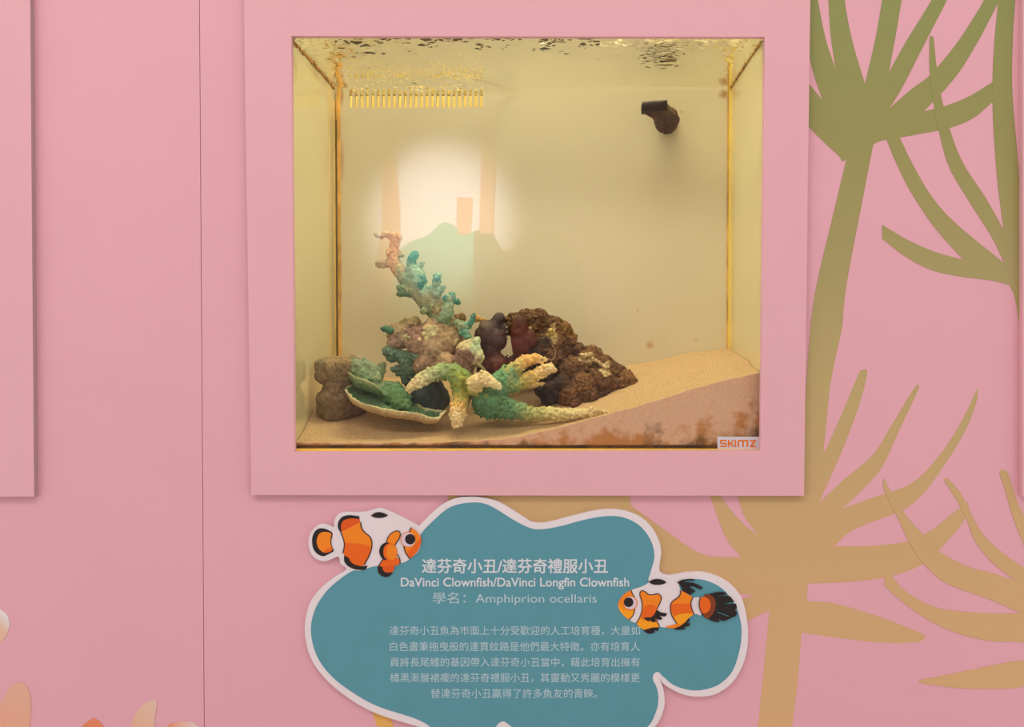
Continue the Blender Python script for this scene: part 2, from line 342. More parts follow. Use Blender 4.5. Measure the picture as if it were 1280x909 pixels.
from_bm('teal_panel', bm, [teal_p], sign)
YT = -ST-0.0004
def text_mesh(body, x0, x1, ytop, ybot, Y, m, name, parent, bold=0.0):
    c = bpy.data.curves.new('lettering', 'FONT'); c.body = body; c.size = 1.0; c.resolution_u = 3
    o = bpy.data.objects.new('lettering', c); COL.objects.link(o); bpy.context.view_layer.update()
    dg = bpy.context.evaluated_depsgraph_get()
    me = bpy.data.meshes.new_from_object(o.evaluated_get(dg)); bpy.data.objects.remove(o); bpy.data.curves.remove(c)
    co = np.empty(len(me.vertices)*3); me.vertices.foreach_get('co', co); co = co.reshape(-1, 3)
    lo, hi = co.min(0), co.max(0)
    for v in me.vertices:
        u = (v.co.x-lo[0])/(hi[0]-lo[0]); t = (v.co.y-lo[1])/(hi[1]-lo[1])
        v.co = P(x0+(x1-x0)*u, ybot+(ytop-ybot)*t, Y)
    if bold:                              # a heavier weight: the strokes repeated half a stroke aside
        bm = bmesh.new(); bm.from_mesh(me)
        g0 = list(bm.verts)+list(bm.edges)+list(bm.faces)
        for k, (dx, dz) in enumerate(((1, 0), (0, 1), (1, 1))):
            r = bmesh.ops.duplicate(bm, geom=g0)
            for v in r['geom']:
                if isinstance(v, bmesh.types.BMVert): v.co += Vector((dx*bold*S(), -.00002*(k+1), dz*bold*S()))
        bm.to_mesh(me); bm.free()
    return link(name, me, [m], parent)
txt = mat('pale_title_print', (212, 216, 220), 0.55); txt2 = mat('pale_text_print', (182, 204, 210), 0.55)
text_mesh('達芬奇小丑/達芬奇禮服小丑', 527.5, 759.5, 699, 716.8, YT, txt, 'title_lettering', sign, 0.55)
text_mesh('DaVinci Clownfish/DaVinci Longfin Clownfish', 501, 786, 722.5, 737, YT, txt, 'subtitle_lettering', sign, 0.4)
text_mesh('學名：Amphiprion ocellaris', 541, 746, 740.5, 757, YT, txt2, 'species_lettering', sign, 0.0)
for s, x0, x1, y in (('達芬奇小丑魚為市面上十分受歡迎的人工培育種，大量如', 487, 800, 788.5),
                     ('白色畫筆拖曳般的連貫紋路是他們最大特徵。亦有培育人', 487.5, 800, 808.3),
                     ('員將長尾鰭的基因帶入達芬奇小丑當中，藉此培育出擁有', 487.5, 800, 828),
                     ('橘黑漸層裙襬的達芬奇禮服小丑，其靈動又秀麗的模樣更', 487.5, 800, 847.5),
                     ('替達芬奇小丑贏得了許多魚友的青睞。', 538.5, 746.5, 867)):
    text_mesh(s, x0, x1, y-5.9, y+5.9, YT, txt2, 'text_line', sign)

FC = {'w': (226, 214, 214), 'k': (38, 30, 30), 'o': (238, 132, 26), 'd': (230, 100, 22), 'r': (219, 86, 20), 'l': (244, 158, 26), 'b': (128, 58, 26), 'v': (214, 196, 208), 't': (88, 148, 160)}
fmats = {k: mat('fish_print_'+n, FC[k], 0.55) for k, n in (('w', 'white'), ('k', 'black'), ('o', 'orange'), ('d', 'deep_orange'), ('r', 'red_orange'), ('l', 'light_orange'), ('b', 'brown'), ('v', 'lilac'), ('t', 'teal'))}
def ell(cx, cy, rx, ry=None, n=28):
    ry = ry or rx
    return [(cx+rx*math.cos(2*math.pi*i/n), cy+ry*math.sin(2*math.pi*i/n)) for i in range(n)]
class Fish:
    def __init__(s, ox, oy, k, body, label):
        s.f = lambda x, y: (ox+x*k, oy+y*k); s.k = k; s.layer = 0
        bm = bmesh.new(); add_poly(bm, crom(mp(s.f, body), 6), YT-0.0001, 0.0001)
        s.root = from_bm('clownfish_picture', bm, [fmats['w']], sign); s.root['label'] = label
    def part(s, name, items):
        bm = bmesh.new(); keys = []
        for it in items:
            s.layer += 1; Y = YT-0.0001-0.00006*s.layer
            if it[0] not in keys: keys.append(it[0])
            if it[1] == 'line': q = stroke_pts([s.f(*p)+(it[3]*s.k/2,) for p in it[2]], 6)
            elif it[1] == 'ell': q = [s.f(*p) for p in ell(*it[2])]
            else: q = crom(mp(s.f, it[2]), 5)
            add_poly(bm, q, Y, 0.00005, keys.index(it[0]))
        return from_bm(name, bm, [fmats[k] for k in keys], s.root)
f1 = Fish(380, 630, .12109, [(300, 470), (390, 520), (430, 640), (560, 690), (700, 650), (760, 642), (1000, 612), (1090, 570), (1180, 490), (1208, 390), (1190, 300), (1120, 225), (980, 150), (800, 80), (690, 95), (580, 130), (400, 130), (330, 200), (300, 280)], 'plain-finned orange and white clownfish picture')
f1.part('tail_fin', [('k', 'p', [(170, 252), (230, 262), (292, 298), (290, 340), (280, 390), (290, 440), (306, 485), (260, 515), (195, 541), (130, 510), (92, 450), (83, 370), (100, 305), (130, 268)]), ('o', 'p', [(200, 290), (250, 293), (282, 312), (274, 360), (273, 405), (290, 460), (288, 482), (250, 500), (205, 503), (155, 465), (131, 400), (140, 340), (165, 303)]), ('d', 'p', [(200, 500), (240, 465), (284, 452), (290, 480), (250, 500)])])
f1.part('body_band', [('o', 'p', [(575, 155, 'c'), (510, 150), (450, 156), (400, 180), (381, 230), (390, 290), (410, 360), (420, 430), (410, 515), (440, 550), (470, 590), (510, 622), (580, 642), (628, 630, 'c'), (662, 560), (692, 470), (700, 400), (680, 345), (620, 290), (588, 240), (578, 190)]),
                      ('d', 'p', [(418, 403, 'c'), (560, 410), (694, 440, 'c'), (665, 540), (625, 630, 'c'), (580, 642), (510, 622), (470, 590), (440, 550), (410, 515)]),
                      ('r', 'p', [(381, 235), (400, 180), (450, 156), (572, 153, 'c'), (577, 192, 'c'), (480, 240), (390, 290, 'c')]),
                      ('k', 'p', [(572, 130, 'c'), (510, 120), (450, 118), (390, 138), (355, 185), (350, 245), (378, 297, 'c'), (386, 285, 'c'), (381, 230), (400, 180), (450, 156), (510, 150), (572, 158, 'c')]),
                      ('k', 'p', [(414, 530, 'c'), (415, 590), (450, 640), (520, 674), (600, 684), (640, 672), (656, 638, 'c'), (580, 642), (510, 620), (478, 590), (462, 560)]),
                      ('k', 'line', [(376, 288), (405, 360), (416, 430), (400, 512)], 11), ('k', 'line', [(588, 188), (590, 235), (620, 288), (680, 340), (701, 400), (695, 470), (665, 550), (622, 628)], 11)])
f1.part('dorsal_spot', [('k', 'p', [(690, 120, 'c'), (735, 92), (780, 85), (830, 97), (868, 118, 'c'), (825, 140), (770, 146), (720, 138)])])
f1.part('pectoral_fin', [('d', 'p', [(815, 575), (960, 555), (985, 612), (940, 637), (775, 652), (790, 620)]), ('r', 'p', [(775, 647, 'c'), (938, 635, 'c'), (930, 670), (912, 705), (860, 712), (815, 690)]), ('k', 'p', [(760, 645, 'c'), (805, 650), (820, 690), (860, 711), (914, 702, 'c'), (893, 738), (850, 756), (800, 742), (765, 705)]),
                         ('k', 'line', [(818, 570), (790, 610), (765, 648)], 10), ('k', 'line', [(962, 520), (986, 560), (993, 614)], 10),
                         ('o', 'p', [(850, 395), (870, 340), (920, 292), (975, 280), (993, 310), (982, 355), (935, 430), (890, 440)]), ('k', 'line', [(850, 398), (870, 340), (920, 292), (972, 280), (993, 308), (982, 355), (933, 430)], 10),
                         ('k', 'p', [(886, 405, 'c'), (850, 398), (800, 425), (777, 480), (785, 530), (815, 572), (858, 584, 'c'), (830, 550), (818, 500), (824, 450), (848, 420)]), ('d', 'ell', (890, 495, 72, 88)), ('o', 'ell', (906, 500, 56, 80))])
f1.part('head', [('o', 'p', [(1107, 245, 'c'), (1160, 282), (1200, 335), (1210, 390), (1190, 452), (1150, 515), (1094, 568, 'c'), (1055, 510), (1030, 440), (1060, 340), (1085, 290)]), ('d', 'p', [(1206, 350), (1210, 390), (1190, 452), (1150, 515), (1094, 568, 'c'), (1062, 500), (1110, 460), (1165, 395)]), ('k', 'line', [(1107, 243), (1087, 290)], 11), ('k', 'line', [(1030, 438), (1050, 505), (1094, 567)], 11)])
f1.part('eye', [('o', 'ell', (1078, 370, 80)), ('v', 'ell', (1078, 370, 72)), ('k', 'ell', (1096, 365, 54))])
f2 = Fish(765, 715, .12891, [(185, 178), (300, 138), (380, 88), (440, 68), (560, 70), (640, 105), (670, 180), (780, 245), (850, 250), (872, 330), (865, 420), (800, 410), (700, 480), (560, 538), (460, 532), (240, 498), (165, 462), (110, 400), (90, 300), (120, 225)], 'long-finned orange and white clownfish picture')
f2.part('head', [('o', 'p', [(187, 177, 'c'), (140, 200), (90, 248), (60, 310), (72, 370), (110, 420), (166, 467, 'c'), (205, 420), (224, 360), (240, 300), (210, 225)]), ('l', 'p', [(62, 315, 'c'), (120, 362), (170, 380), (220, 375, 'c'), (205, 420), (166, 467, 'c'), (110, 420), (72, 370)]), ('k', 'line', [(185, 177), (200, 215), (222, 250)], 9), ('k', 'line', [(224, 360), (205, 420), (166, 467)], 9)])
f2.part('eye', [('o', 'ell', (180, 302, 68)), ('v', 'ell', (177, 302, 61)), ('k', 'ell', (161, 295, 47))])
f2.part('body_band', [('o', 'p', [(275, 190), (300, 184), (360, 220), (405, 220), (440, 213), (475, 240), (473, 290), (440, 360), (430, 400), (432, 470), (460, 531, 'c'), (400, 556), (340, 566), (280, 545), (240, 498, 'c'), (270, 440), (292, 370), (290, 290), (270, 225)]), ('d', 'p', [(300, 380), (320, 335), (365, 318), (410, 325), (437, 362), (425, 400), (385, 432), (310, 444), (290, 440)]), ('l', 'p', [(275, 455, 'c'), (340, 485), (435, 480), (460, 531, 'c'), (400, 556), (340, 566), (280, 545), (240, 498)]),
                      ('k', 'line', [(237, 498), (270, 440), (292, 370), (290, 290), (270, 222), (284, 185), (318, 190), (362, 222), (410, 219), (448, 213), (478, 245), (470, 290), (437, 360)], 9), ('k', 'line', [(432, 465), (445, 500), (463, 531)], 9)])
f2.part('pectoral_fin', [('k', 'p', [(303, 445, 'c'), (390, 433), (436, 366, 'c'), (470, 390), (537, 405, 'c'), (515, 432), (462, 425, 'c'), (492, 455, 'c'), (462, 467), (420, 452, 'c'), (427, 485, 'c'), (390, 487), (365, 460, 'c'), (362, 482, 'c'), (335, 470)]), ('k', 'p', [(303, 566, 'c'), (400, 540), (458, 540, 'c'), (440, 573), (410, 562, 'c'), (415, 587, 'c'), (370, 601), (330, 588)])])
f2.part('dorsal_spot', [('k', 'p', [(355, 97, 'c'), (400, 74), (450, 69), (500, 82), (530, 103, 'c'), (490, 121), (430, 126), (385, 118)])])
f2.part('rear_band', [('o', 'p', [(667, 185, 'c'), (700, 195), (780, 243, 'c'), (765, 300), (775, 360), (797, 410, 'c'), (740, 452), (690, 512), (630, 546), (530, 542), (520, 530, 'c'), (632, 503, 'c'), (595, 440), (568, 360), (582, 290), (645, 250)]), ('d', 'p', [(575, 312, 'c'), (768, 306, 'c'), (778, 365), (795, 405, 'c'), (690, 405), (606, 428, 'c'), (572, 370)]), ('l', 'p', [(606, 428, 'c'), (690, 405), (795, 405, 'c'), (740, 452), (680, 500), (632, 503, 'c')]), ('k', 'line', [(662, 178), (663, 215), (640, 250), (590, 285), (568, 330), (573, 400), (600, 460), (632, 503)], 9), ('k', 'line', [(786, 246), (765, 300), (775, 360), (798, 414)], 9)])
f2.part('dorsal_fin', [('k', 'p', [(633, 102, 'c'), (680, 78), (760, 68), (804, 74, 'c'), (795, 84), (740, 84), (690, 96, 'c'), (800, 110), (878, 150, 'c'), (860, 172), (790, 140, 'c'), (745, 145, 'c'), (812, 186, 'c'), (760, 222, 'c'), (690, 187), (670, 140)])])
f2.part('anal_fin', [('k', 'p', [(665, 525, 'c'), (720, 482), (748, 448, 'c'), (753, 475), (722, 500, 'c'), (757, 495, 'c'), (750, 525), (700, 535, 'c'), (715, 555, 'c'), (640, 563), (595, 552, 'c')])])
f2.part('tail_fin', [('k', 'p', [(930, 222, 'c'), (1000, 199), (1080, 195), (1118, 215, 'c'), (1075, 225), (1010, 234, 'c'), (1080, 232), (1145, 236, 'c'), (1188, 290, 'c'), (1120, 300), (1065, 312, 'c'), (1130, 312), (1203, 308, 'c'), (1213, 350, 'c'), (1190, 368, 'c'), (1214, 392, 'c'), (1200, 428), (1168, 440, 'c'), (1090, 475), (1028, 460, 'c'), (1046, 490, 'c'), (980, 480), (920, 450, 'c'), (970, 400), (985, 310), (965, 250)]),
                     ('b', 'p', [(890, 238), (940, 220), (985, 250), (1007, 310), (992, 380), (960, 430), (925, 452), (882, 412)]), ('d', 'p', [(860, 250), (910, 246), (945, 278), (957, 325), (943, 375), (892, 405), (865, 375), (846, 320)]), ('t', 'line', [(1022, 391), (1080, 412), (1132, 432)], 5), ('k', 'line', [(855, 250), (846, 310), (856, 370), (884, 424)], 9)])

# ------------------------------------------------------------------ aquarium
XL, XR, YBK, YG = -0.3425, 0.2593, 0.225, 0.0085
ZW = P(700, 48, .009).z                    # water level
ZF = P(700, 556.6, YG).z                     # floor of the tank
ZT = ZC+0.82
tank = empty('aquarium', (0, 0, ZF-0.02), 'built-in saltwater aquarium with cream walls behind the pink board', 'aquarium')
def wall_mat(name, rgb, rough, spec, stains):
    m, t, b = nt(name); tc = t.nodes.new('ShaderNodeTexCoord')
    n = t.nodes.new('ShaderNodeTexNoise'); n.inputs['Scale'].default_value = 9; n.inputs['Detail'].default_value = 4
    t.links.new(tc.outputs['Object'], n.inputs['Vector'])
    r = t.nodes.new('ShaderNodeValToRGB'); r.color_ramp.elements[0].position = .3; r.color_ramp.elements[1].position = .7
    c = lin(rgb); r.color_ramp.elements[0].color = tuple(v*.97 for v in c[:3])+(1,); r.color_ramp.elements[1].color = c
    t.links.new(n.outputs['Fac'], r.inputs['Fac']); col = r.outputs['Color']
    gm = t.nodes.new('ShaderNodeNewGeometry')
    if spec > .7: b.inputs['IOR'].default_value = 3.0
    for p, rad, sc, amt, scol in stains:       # algae stains with a shape of their own
        d = t.nodes.new('ShaderNodeVectorMath'); d.operation = 'DISTANCE'; d.inputs[1].default_value = p
        mpn = t.nodes.new('ShaderNodeVectorMath'); mpn.operation = 'MULTIPLY'; mpn.inputs[1].default_value = sc
        d.inputs[1].default_value = Vector(p)*Vector(sc)
        t.links.new(gm.outputs['Position'], mpn.inputs[0]); t.links.new(mpn.outputs['Vector'], d.inputs[0])
        n2 = t.nodes.new('ShaderNodeTexNoise'); n2.inputs['Scale'].default_value = 4/rad; n2.inputs['Detail'].default_value = 8; n2.inputs['Roughness'].default_value = .7
        t.links.new(gm.outputs['Position'], n2.inputs['Vector'])
        ma = t.nodes.new('ShaderNodeMath'); ma.operation = 'MULTIPLY_ADD'; ma.inputs[1].default_value = -1/rad; ma.inputs[2].default_value = 0.5
        t.links.new(d.outputs['Value'], ma.inputs[0])
        ad = t.nodes.new('ShaderNodeMath'); ad.operation = 'ADD'; t.links.new(ma.outputs[0], ad.inputs[0]); t.links.new(n2.outputs['Fac'], ad.inputs[1])
        mr = t.nodes.new('ShaderNodeMapRange'); mr.inputs['From Min'].default_value = .5; mr.inputs['From Max'].default_value = 1.0; mr.inputs['To Max'].default_value = amt
        t.links.new(ad.outputs[0], mr.inputs['Value'])
        mx = t.nodes.new('ShaderNodeMix'); mx.data_type = 'RGBA'; t.links.new(mr.outputs['Result'], mx.inputs['Factor'])
        t.links.new(col, mx.inputs['A']); mx.inputs['B'].default_value = lin(scol); col = mx.outputs['Result']
    t.links.new(col, b.inputs['Base Color']); b.inputs['Roughness'].default_value = rough; b.inputs['Specular IOR Level'].default_value = spec
    return m
ST_ = (190, 132, 56)
back_m = wall_mat('cream_back_panel', (224, 212, 172), 0.35, 0.3, [
    (P(812, 432, YBK), .016, (1, 1, 1), .8, ST_), (P(797, 388, YBK), .006, (1, 1, 1), .6, ST_), (P(830, 423, YBK), .004, (1, 1, 1), .7, ST_),
    (P(905, 118, YBK), .020, (1, 1, 1), .85, (170, 110, 35)), (P(427, 120, YBK), .02, (2.2, 1, .5), .8, (165, 110, 35)), (P(427, 200, YBK), .03, (3, 1, .4), .6, ST_),
    (P(870, 425, YBK), .012, (1, 1, 2), .4, ST_), (P(852, 140, YBK), .005, (1, 1, .7), .7, ST_)])
side_m = wall_mat('cream_side_panel', (220, 208, 156), 0.05, 0.75, [
    (Vector((XR, .2, ZW-.015)), .04, (1, .7, .9), .4, ST_), (Vector((XL, .2, ZF+.03)), .05, (1, 1, 1), .7, (170, 115, 40)), (Vector((XL, .12, ZW-.01)), .03, (1, .25, 1.6), .45, (150, 100, 40)), (Vector((XL, .02, ZW-.03)), .04, (1, 1, .7), .4, (140, 110, 50))])
# back panel with the overflow's comb of slots
bm = bmesh.new()
sx = [P(437.0+6.78*i, 130, YBK).x for i in range(26)]
z0s, z1s = P(500, 134.5, YBK).z, P(500, 118.5, YBK).z
hwid = 1.75*S(YBK)
xs0, xs1 = sx[0], sx[24]
bbox(bm, XL, xs0, YBK, YBK+.006, ZF, ZT); bbox(bm, sx[24]+2*hwid, XR, YBK, YBK+.006, ZF, ZT)
bbox(bm, xs0, sx[24]+2*hwid, YBK, YBK+.006, ZF, z0s); bbox(bm, xs0, sx[24]+2*hwid, YBK, YBK+.006, z1s, ZT)
for i in range(24): bbox(bm, sx[i]+2*hwid, sx[i+1], YBK, YBK+.006, z0s, z1s)
rngs = random.Random(9)
for i in range(25):                       # gold-brown strip above each slot
    bbox(bm, sx[i]+.0002, sx[i]+2*hwid-.0002, YBK-.0006, YBK+.0002, z1s, P(500, 110.5+4*rngs.random(), YBK).z, 1)
from_bm('back_panel', bm, [back_m, mat('brown_strip', (206, 162, 86), .7, .4, 160)], tank)
bm = bmesh.new(); bbox(bm, XL-.006, XL, 0.0085, YBK+.006, ZF, ZT); from_bm('side_panel', bm, [side_m], tank)
bm = bmesh.new(); bbox(bm, XR, XR+.006, 0.0085, YBK+.006, ZF, ZT); from_bm('side_panel', bm, [side_m], tank)
ym = mat('painted_edge_glow', (252, 206, 88), 0.35, 0.12, 40, 0.5)  # light piped through the acrylic edge, painted in as bright yellow
bm = bmesh.new(); bbox(bm, XL-.006, XR+.006, 0.0, YBK+.006, P(700, 567, 0).z, P(700, 561.5, 0).z); bbox(bm, XL-.006, XR+.006, 0.0138, YBK+.006, P(700, 562, 0.008).z, ZF)
from_bm('base_panel', bm, [ym], tank)
bm = bmesh.new(); bbox(bm, XL, XR, 0.0085, .0136, P(700, 561.9, .0085).z, P(700, 556.4, .0085).z)
from_bm('bottom_seam', bm, [mat('dark_brown_seam', (84, 52, 18), 0.7, 0.6, 45)], tank)
bm = bmesh.new(); bbox(bm, XL-.006, XR+.006, 0.0, YBK+.12, ZT, ZT+.01); from_bm('lid', bm, [mat('dark_lid', (62, 56, 34), 0.6, 0.1)], tank)
bm = bmesh.new(); bbox(bm, XL-.006, XR+.006, .0212, .0252, ZW+.012, ZT); from_bm('hood', bm, [mat('dark_lid', (62, 56, 34))], tank)
bm = bmesh.new()
ox0, ox1 = xs0-.02, sx[24]+.03
bbox(bm, ox0, ox1, YBK+.1, YBK+.106, ZF+.25, ZT); bbox(bm, ox0-.006, ox0, YBK+.006, YBK+.106, ZF+.25, ZT); bbox(bm, ox1, ox1+.006, YBK+.006, YBK+.106, ZF+.25, ZT); bbox(bm, ox0, ox1, YBK+.006, YBK+.106, ZF+.244, ZF+.25)
from_bm('overflow_box', bm, [mat('yellow_overflow', (250, 238, 190), 0.6, 0.05, 20)], tank)
bm = bmesh.new(); bbox(bm, XL+.001, .06, YBK-.0007, YBK-.0001, ZW+.005, ZW+.16); from_bm('added_dark_band', bm, [mat('dark_lid', (62, 56, 34))], tank)  # unseen dark band, added so the ripples pick up dark streaks
# corner seams: slim acrylic strips, lit-edge glow painted yellow, with glue and stain
def seam(x0, x1, za, zb, m, w=0.0):
    bm = bmesh.new(); n = 40; rng = random.Random(int(abs(x0)*1e5))
    ring = []
    for i in range(n+1):
        z = za+(zb-za)*i/n; a, b_ = x0-w*rng.random(), x1+w*rng.random()
        ring.append([bm.verts.new((a, YBK-.0035, z)), bm.verts.new((b_, YBK-.0035, z)), bm.verts.new((b_, YBK, z)), bm.verts.new((a, YBK, z))])
    for r0, r1 in zip(ring, ring[1:]):
        for k in range(4): bm.faces.new((r0[k], r0[(k+1) % 4], r1[(k+1) % 4], r1[k]))
    bm.faces.new(ring[0]); bm.faces.new(ring[-1])
    return from_bm('corner_seam', bm, [m], tank)
def bx(px): return P(px, 300, YBK-.0035).x
ys = mat('painted_seam_glow', (236, 190, 84), 0.4, 0.25, 30); ds = mat('grey_gap', (112, 96, 62), 0.6, 0.4, 20); bs = mat('brown_glue', (216, 166, 80), 0.5, 0.4, 25)
by = mat('bright_painted_glow', (255, 218, 100), 0.35, 0.08, 30)
zc0, zc1 = P(420, 470, YBK).z, ZW
seam(bx(414.5), bx(417), zc0, zc1, bs, .0006); seam(bx(418), bx(419.6), zc0, zc1-.02, ys); seam(bx(419.8), bx(422), zc0, zc1-.05, ds); seam(bx(422.2), bx(425), zc0, zc1, bs, .0012)
seam(bx(909.3), bx(910.4), zc0, zc1, bs, .0004); seam(bx(910.6), bx(913.4), zc0, zc1, by); seam(bx(914), bx(916.5), zc0, zc1, mat('pale_glue', (236, 212, 140), 0.4, 0.1, 30))
# waterline crust along the side panels
def crust(x, sgn, y0, y1, m, wid):
    bm = bmesh.new(); n = 60; rng = random.Random(5)
    rows = []
    for i in range(n+1):
        y = y0+(y1-y0)*i/n; h = wid*(.4+1.1*rng.random()); hz = ZW-.001+.002*rng.random()
        rows.append([bm.verts.new((x, y, hz-h)), bm.verts.new((x+sgn*.002*(.3+rng.random()), y, hz-h*.6)), bm.verts.new((x+sgn*.0025*rng.random(), y, hz)), bm.verts.new((x, y, hz+.001))])
    for a, b_ in zip(rows, rows[1:]):
        for k in range(3): bm.faces.new((a[k], a[k+1], b_[k+1], b_[k]))
    return from_bm('waterline_crust', bm, [m], tank, True)
crust(XL+.0003, 1, .012, .222, mat('brown_crust', (176, 128, 56), 0.6, 0.5, 120), .0032)
crust(XR-.0003, -1, .02, .222, mat('tan_crust', (186, 138, 60), 0.6, 0.6, 120), .002)
# glass
def glass_mat():
    m = bpy.data.materials.new('clear_glass'); m.use_nodes = True; t = m.node_tree; t.nodes.clear()
    out = t.nodes.new('ShaderNodeOutputMaterial'); mx = t.nodes.new('ShaderNodeMixShader')
    tr = t.nodes.new('ShaderNodeBsdfTransparent'); tr.inputs[0].default_value = (.99, .99, .97, 1)
    gl = t.nodes.new('ShaderNodeBsdfGlossy'); gl.inputs['Roughness'].default_value = 0.012
    fr = t.nodes.new('ShaderNodeFresnel'); gm = t.nodes.new('ShaderNodeNewGeometry')
    ior = t.nodes.new('ShaderNodeMapRange'); ior.inputs['To Min'].default_value = 1.52; ior.inputs['To Max'].default_value = 1/1.52
    t.links.new(gm.outputs['Backfacing'], ior.inputs['Value']); t.links.new(ior.outputs['Result'], fr.inputs['IOR'])
    t.links.new(fr.outputs[0], mx.inputs[0]); t.links.new(tr.outputs[0], mx.inputs[1]); t.links.new(gl.outputs[0], mx.inputs[2]); t.links.new(mx.outputs[0], out.inputs[0])
    return m
bm = bmesh.new(); bbox(bm, hx0+.001, hx1-.001, 0.0006, 0.0084, P(700, 560.4, 0.0006).z, hz1-.001)
from_bm('front_pane', bm, [glass_mat()], tank)['label'] = 'clear front glass'

# water surface, seen from below
def water_mat():
    m = bpy.data.materials.new('water'); m.use_nodes = True; t = m.node_tree; t.nodes.clear()
    out = t.nodes.new('ShaderNodeOutputMaterial'); mx = t.nodes.new('ShaderNodeMixShader')
    tr = t.nodes.new('ShaderNodeBsdfTransparent'); tr.inputs[0].default_value = (.98, .99, .96, 1)
    gl = t.nodes.new('ShaderNodeBsdfGlossy'); gl.inputs['Roughness'].default_value = 0.02; gl.inputs['Color'].default_value = (.97, .97, .93, 1)
    fr = t.nodes.new('ShaderNodeFresnel'); fr.inputs['IOR'].default_value = 1.333
    t.links.new(fr.outputs[0], mx.inputs[0]); t.links.new(tr.outputs[0], mx.inputs[1]); t.links.new(gl.outputs[0], mx.inputs[2]); t.links.new(mx.outputs[0], out.inputs[0])
    return m
bm = bmesh.new(); nx, ny = 440, 180; grid = []
outp = P(832, 97, 0.12)
for j in range(ny+1):
    row = []
    for i in range(nx+1):
        x = XL+.0005+(XR-XL-.001)*i/nx; y = .009+(YBK-.0095)*j/ny
        fx = (x-XL)/(XR-XL); fy = j/ny
        front = (1-fy)**3
        near = math.exp(-(((x-.11)/.07)**2+((y-.12)/.06)**2))
        left = math.exp(-(((x+.25)/.09)**2+((y-.08)/.09)**2))
        comb = math.exp(-(((x+.14)/.16)**2+((y-.2)/.05)**2))
        patch = max(0, .35+noise.noise(Vector((x*9, y*12, 11))))
        fl = max(0, noise.noise(Vector((x*34, y*50, 21)))+.22)
        a = .00022+.0018*front*(.35+patch)+.00055*near+.0012*left*patch+.0015*comb
        hf = (noise.noise(Vector((x*85, y*240, 31)))+.4*noise.noise(Vector((x*180, y*380, 5))))*(.0062*(1-fy)**5*(.25+fl)+.0028*left*fl+.0018*math.exp(-(((x-.06)/.12)**2+((y-.06)/.06)**2))*fl)
        h = noise.noise(Vector((x*45, y*75, 0)))*a*.8+noise.noise(Vector((x*110, y*190, 3)))*a*.5+noise.noise(Vector((x*14, y*18, 7)))*a*.5+hf
        dip = max(0, min(1, (y-(YBK-.055))/.055)); cx_ = max(0, min(1, (x+.335)/.03))*max(0, min(1, (-.085-x)/.04+1))
        h -= .0105*dip*dip*(3-2*dip)*cx_
        row.append(bm.verts.new((x, y, ZW+h*min(1, j/3+.35))))
    grid.append(row)
for j in range(ny):
    for i in range(nx): bm.faces.new((grid[j][i], grid[j][i+1], grid[j+1][i+1], grid[j+1][i]))
wo = from_bm('water_surface', bm, [water_mat()], None, True)
if wo.data.polygons[0].normal.z < 0: wo.data.flip_normals()
tag(wo, 'rippled water surface seen from below along the top of the tank', 'water', kind='stuff')

# ------------------------------------------------------------------ sand
def interp(tab, x): return float(np.interp(x, [a for a, b in tab], [b for a, b in tab]))
frontpx = [(360, 554), (500, 554), (580, 553), (640, 548), (700, 535), (800, 507), (860, 489), (905, 476), (960, 464)]
backpx = [(366, 466), (440, 468), (520, 474), (640, 474), (740, 468), (800, 454), (850, 443), (890, 437), (960, 436)]
def sand_h(x, y):
    t = (y-YG)/(YBK-YG)
    pf = PX+x/S(YG); pb = PX+x/S(YBK)
    zf = P(pf, interp(frontpx, pf), YG).z; zb = P(pb, interp(backpx, pb), YBK).z
    s = t*t*(3-2*t)*.6+t*.4
    h = zf*(1-s)+zb*s
    h += .0035*noise.noise(Vector((x*16, y*22, 1)))*min(1, t*6)+.0012*noise.noise(Vector((x*60, y*60, 4)))
    rx = (x-.2)/.1
    if x > .05: h += .005*math.exp(-((t-.42)/.14)**2)*min(1, (x-.05)/.12)
    return max(h, ZF+.002)
bm = bmesh.new(); nx, ny = 260, 110; top = []
for j in range(ny+1):
    row = []
    for i in range(nx+1):
        x = XL+.0004+(XR-XL-.0008)*i/nx; y = YG+.0004+(YBK-YG-.0006)*j/ny
        row.append(bm.verts.new((x, y, sand_h(x, y))))
    top.append(row)
for j in range(ny):
    for i in range(nx): bm.faces.new((top[j][i], top[j][i+1], top[j+1][i+1], top[j+1][i]))
def skirt(line):
    lo = [bm.verts.new((v.co.x, v.co.y, ZF+.0003)) for v in line]
    for k in range(len(line)-1): bm.faces.new((line[k], line[k+1], lo[k+1], lo[k]))
skirt(top[0]); skirt(top[-1]); skirt([r[0] for r in top]); skirt([r[-1] for r in top])
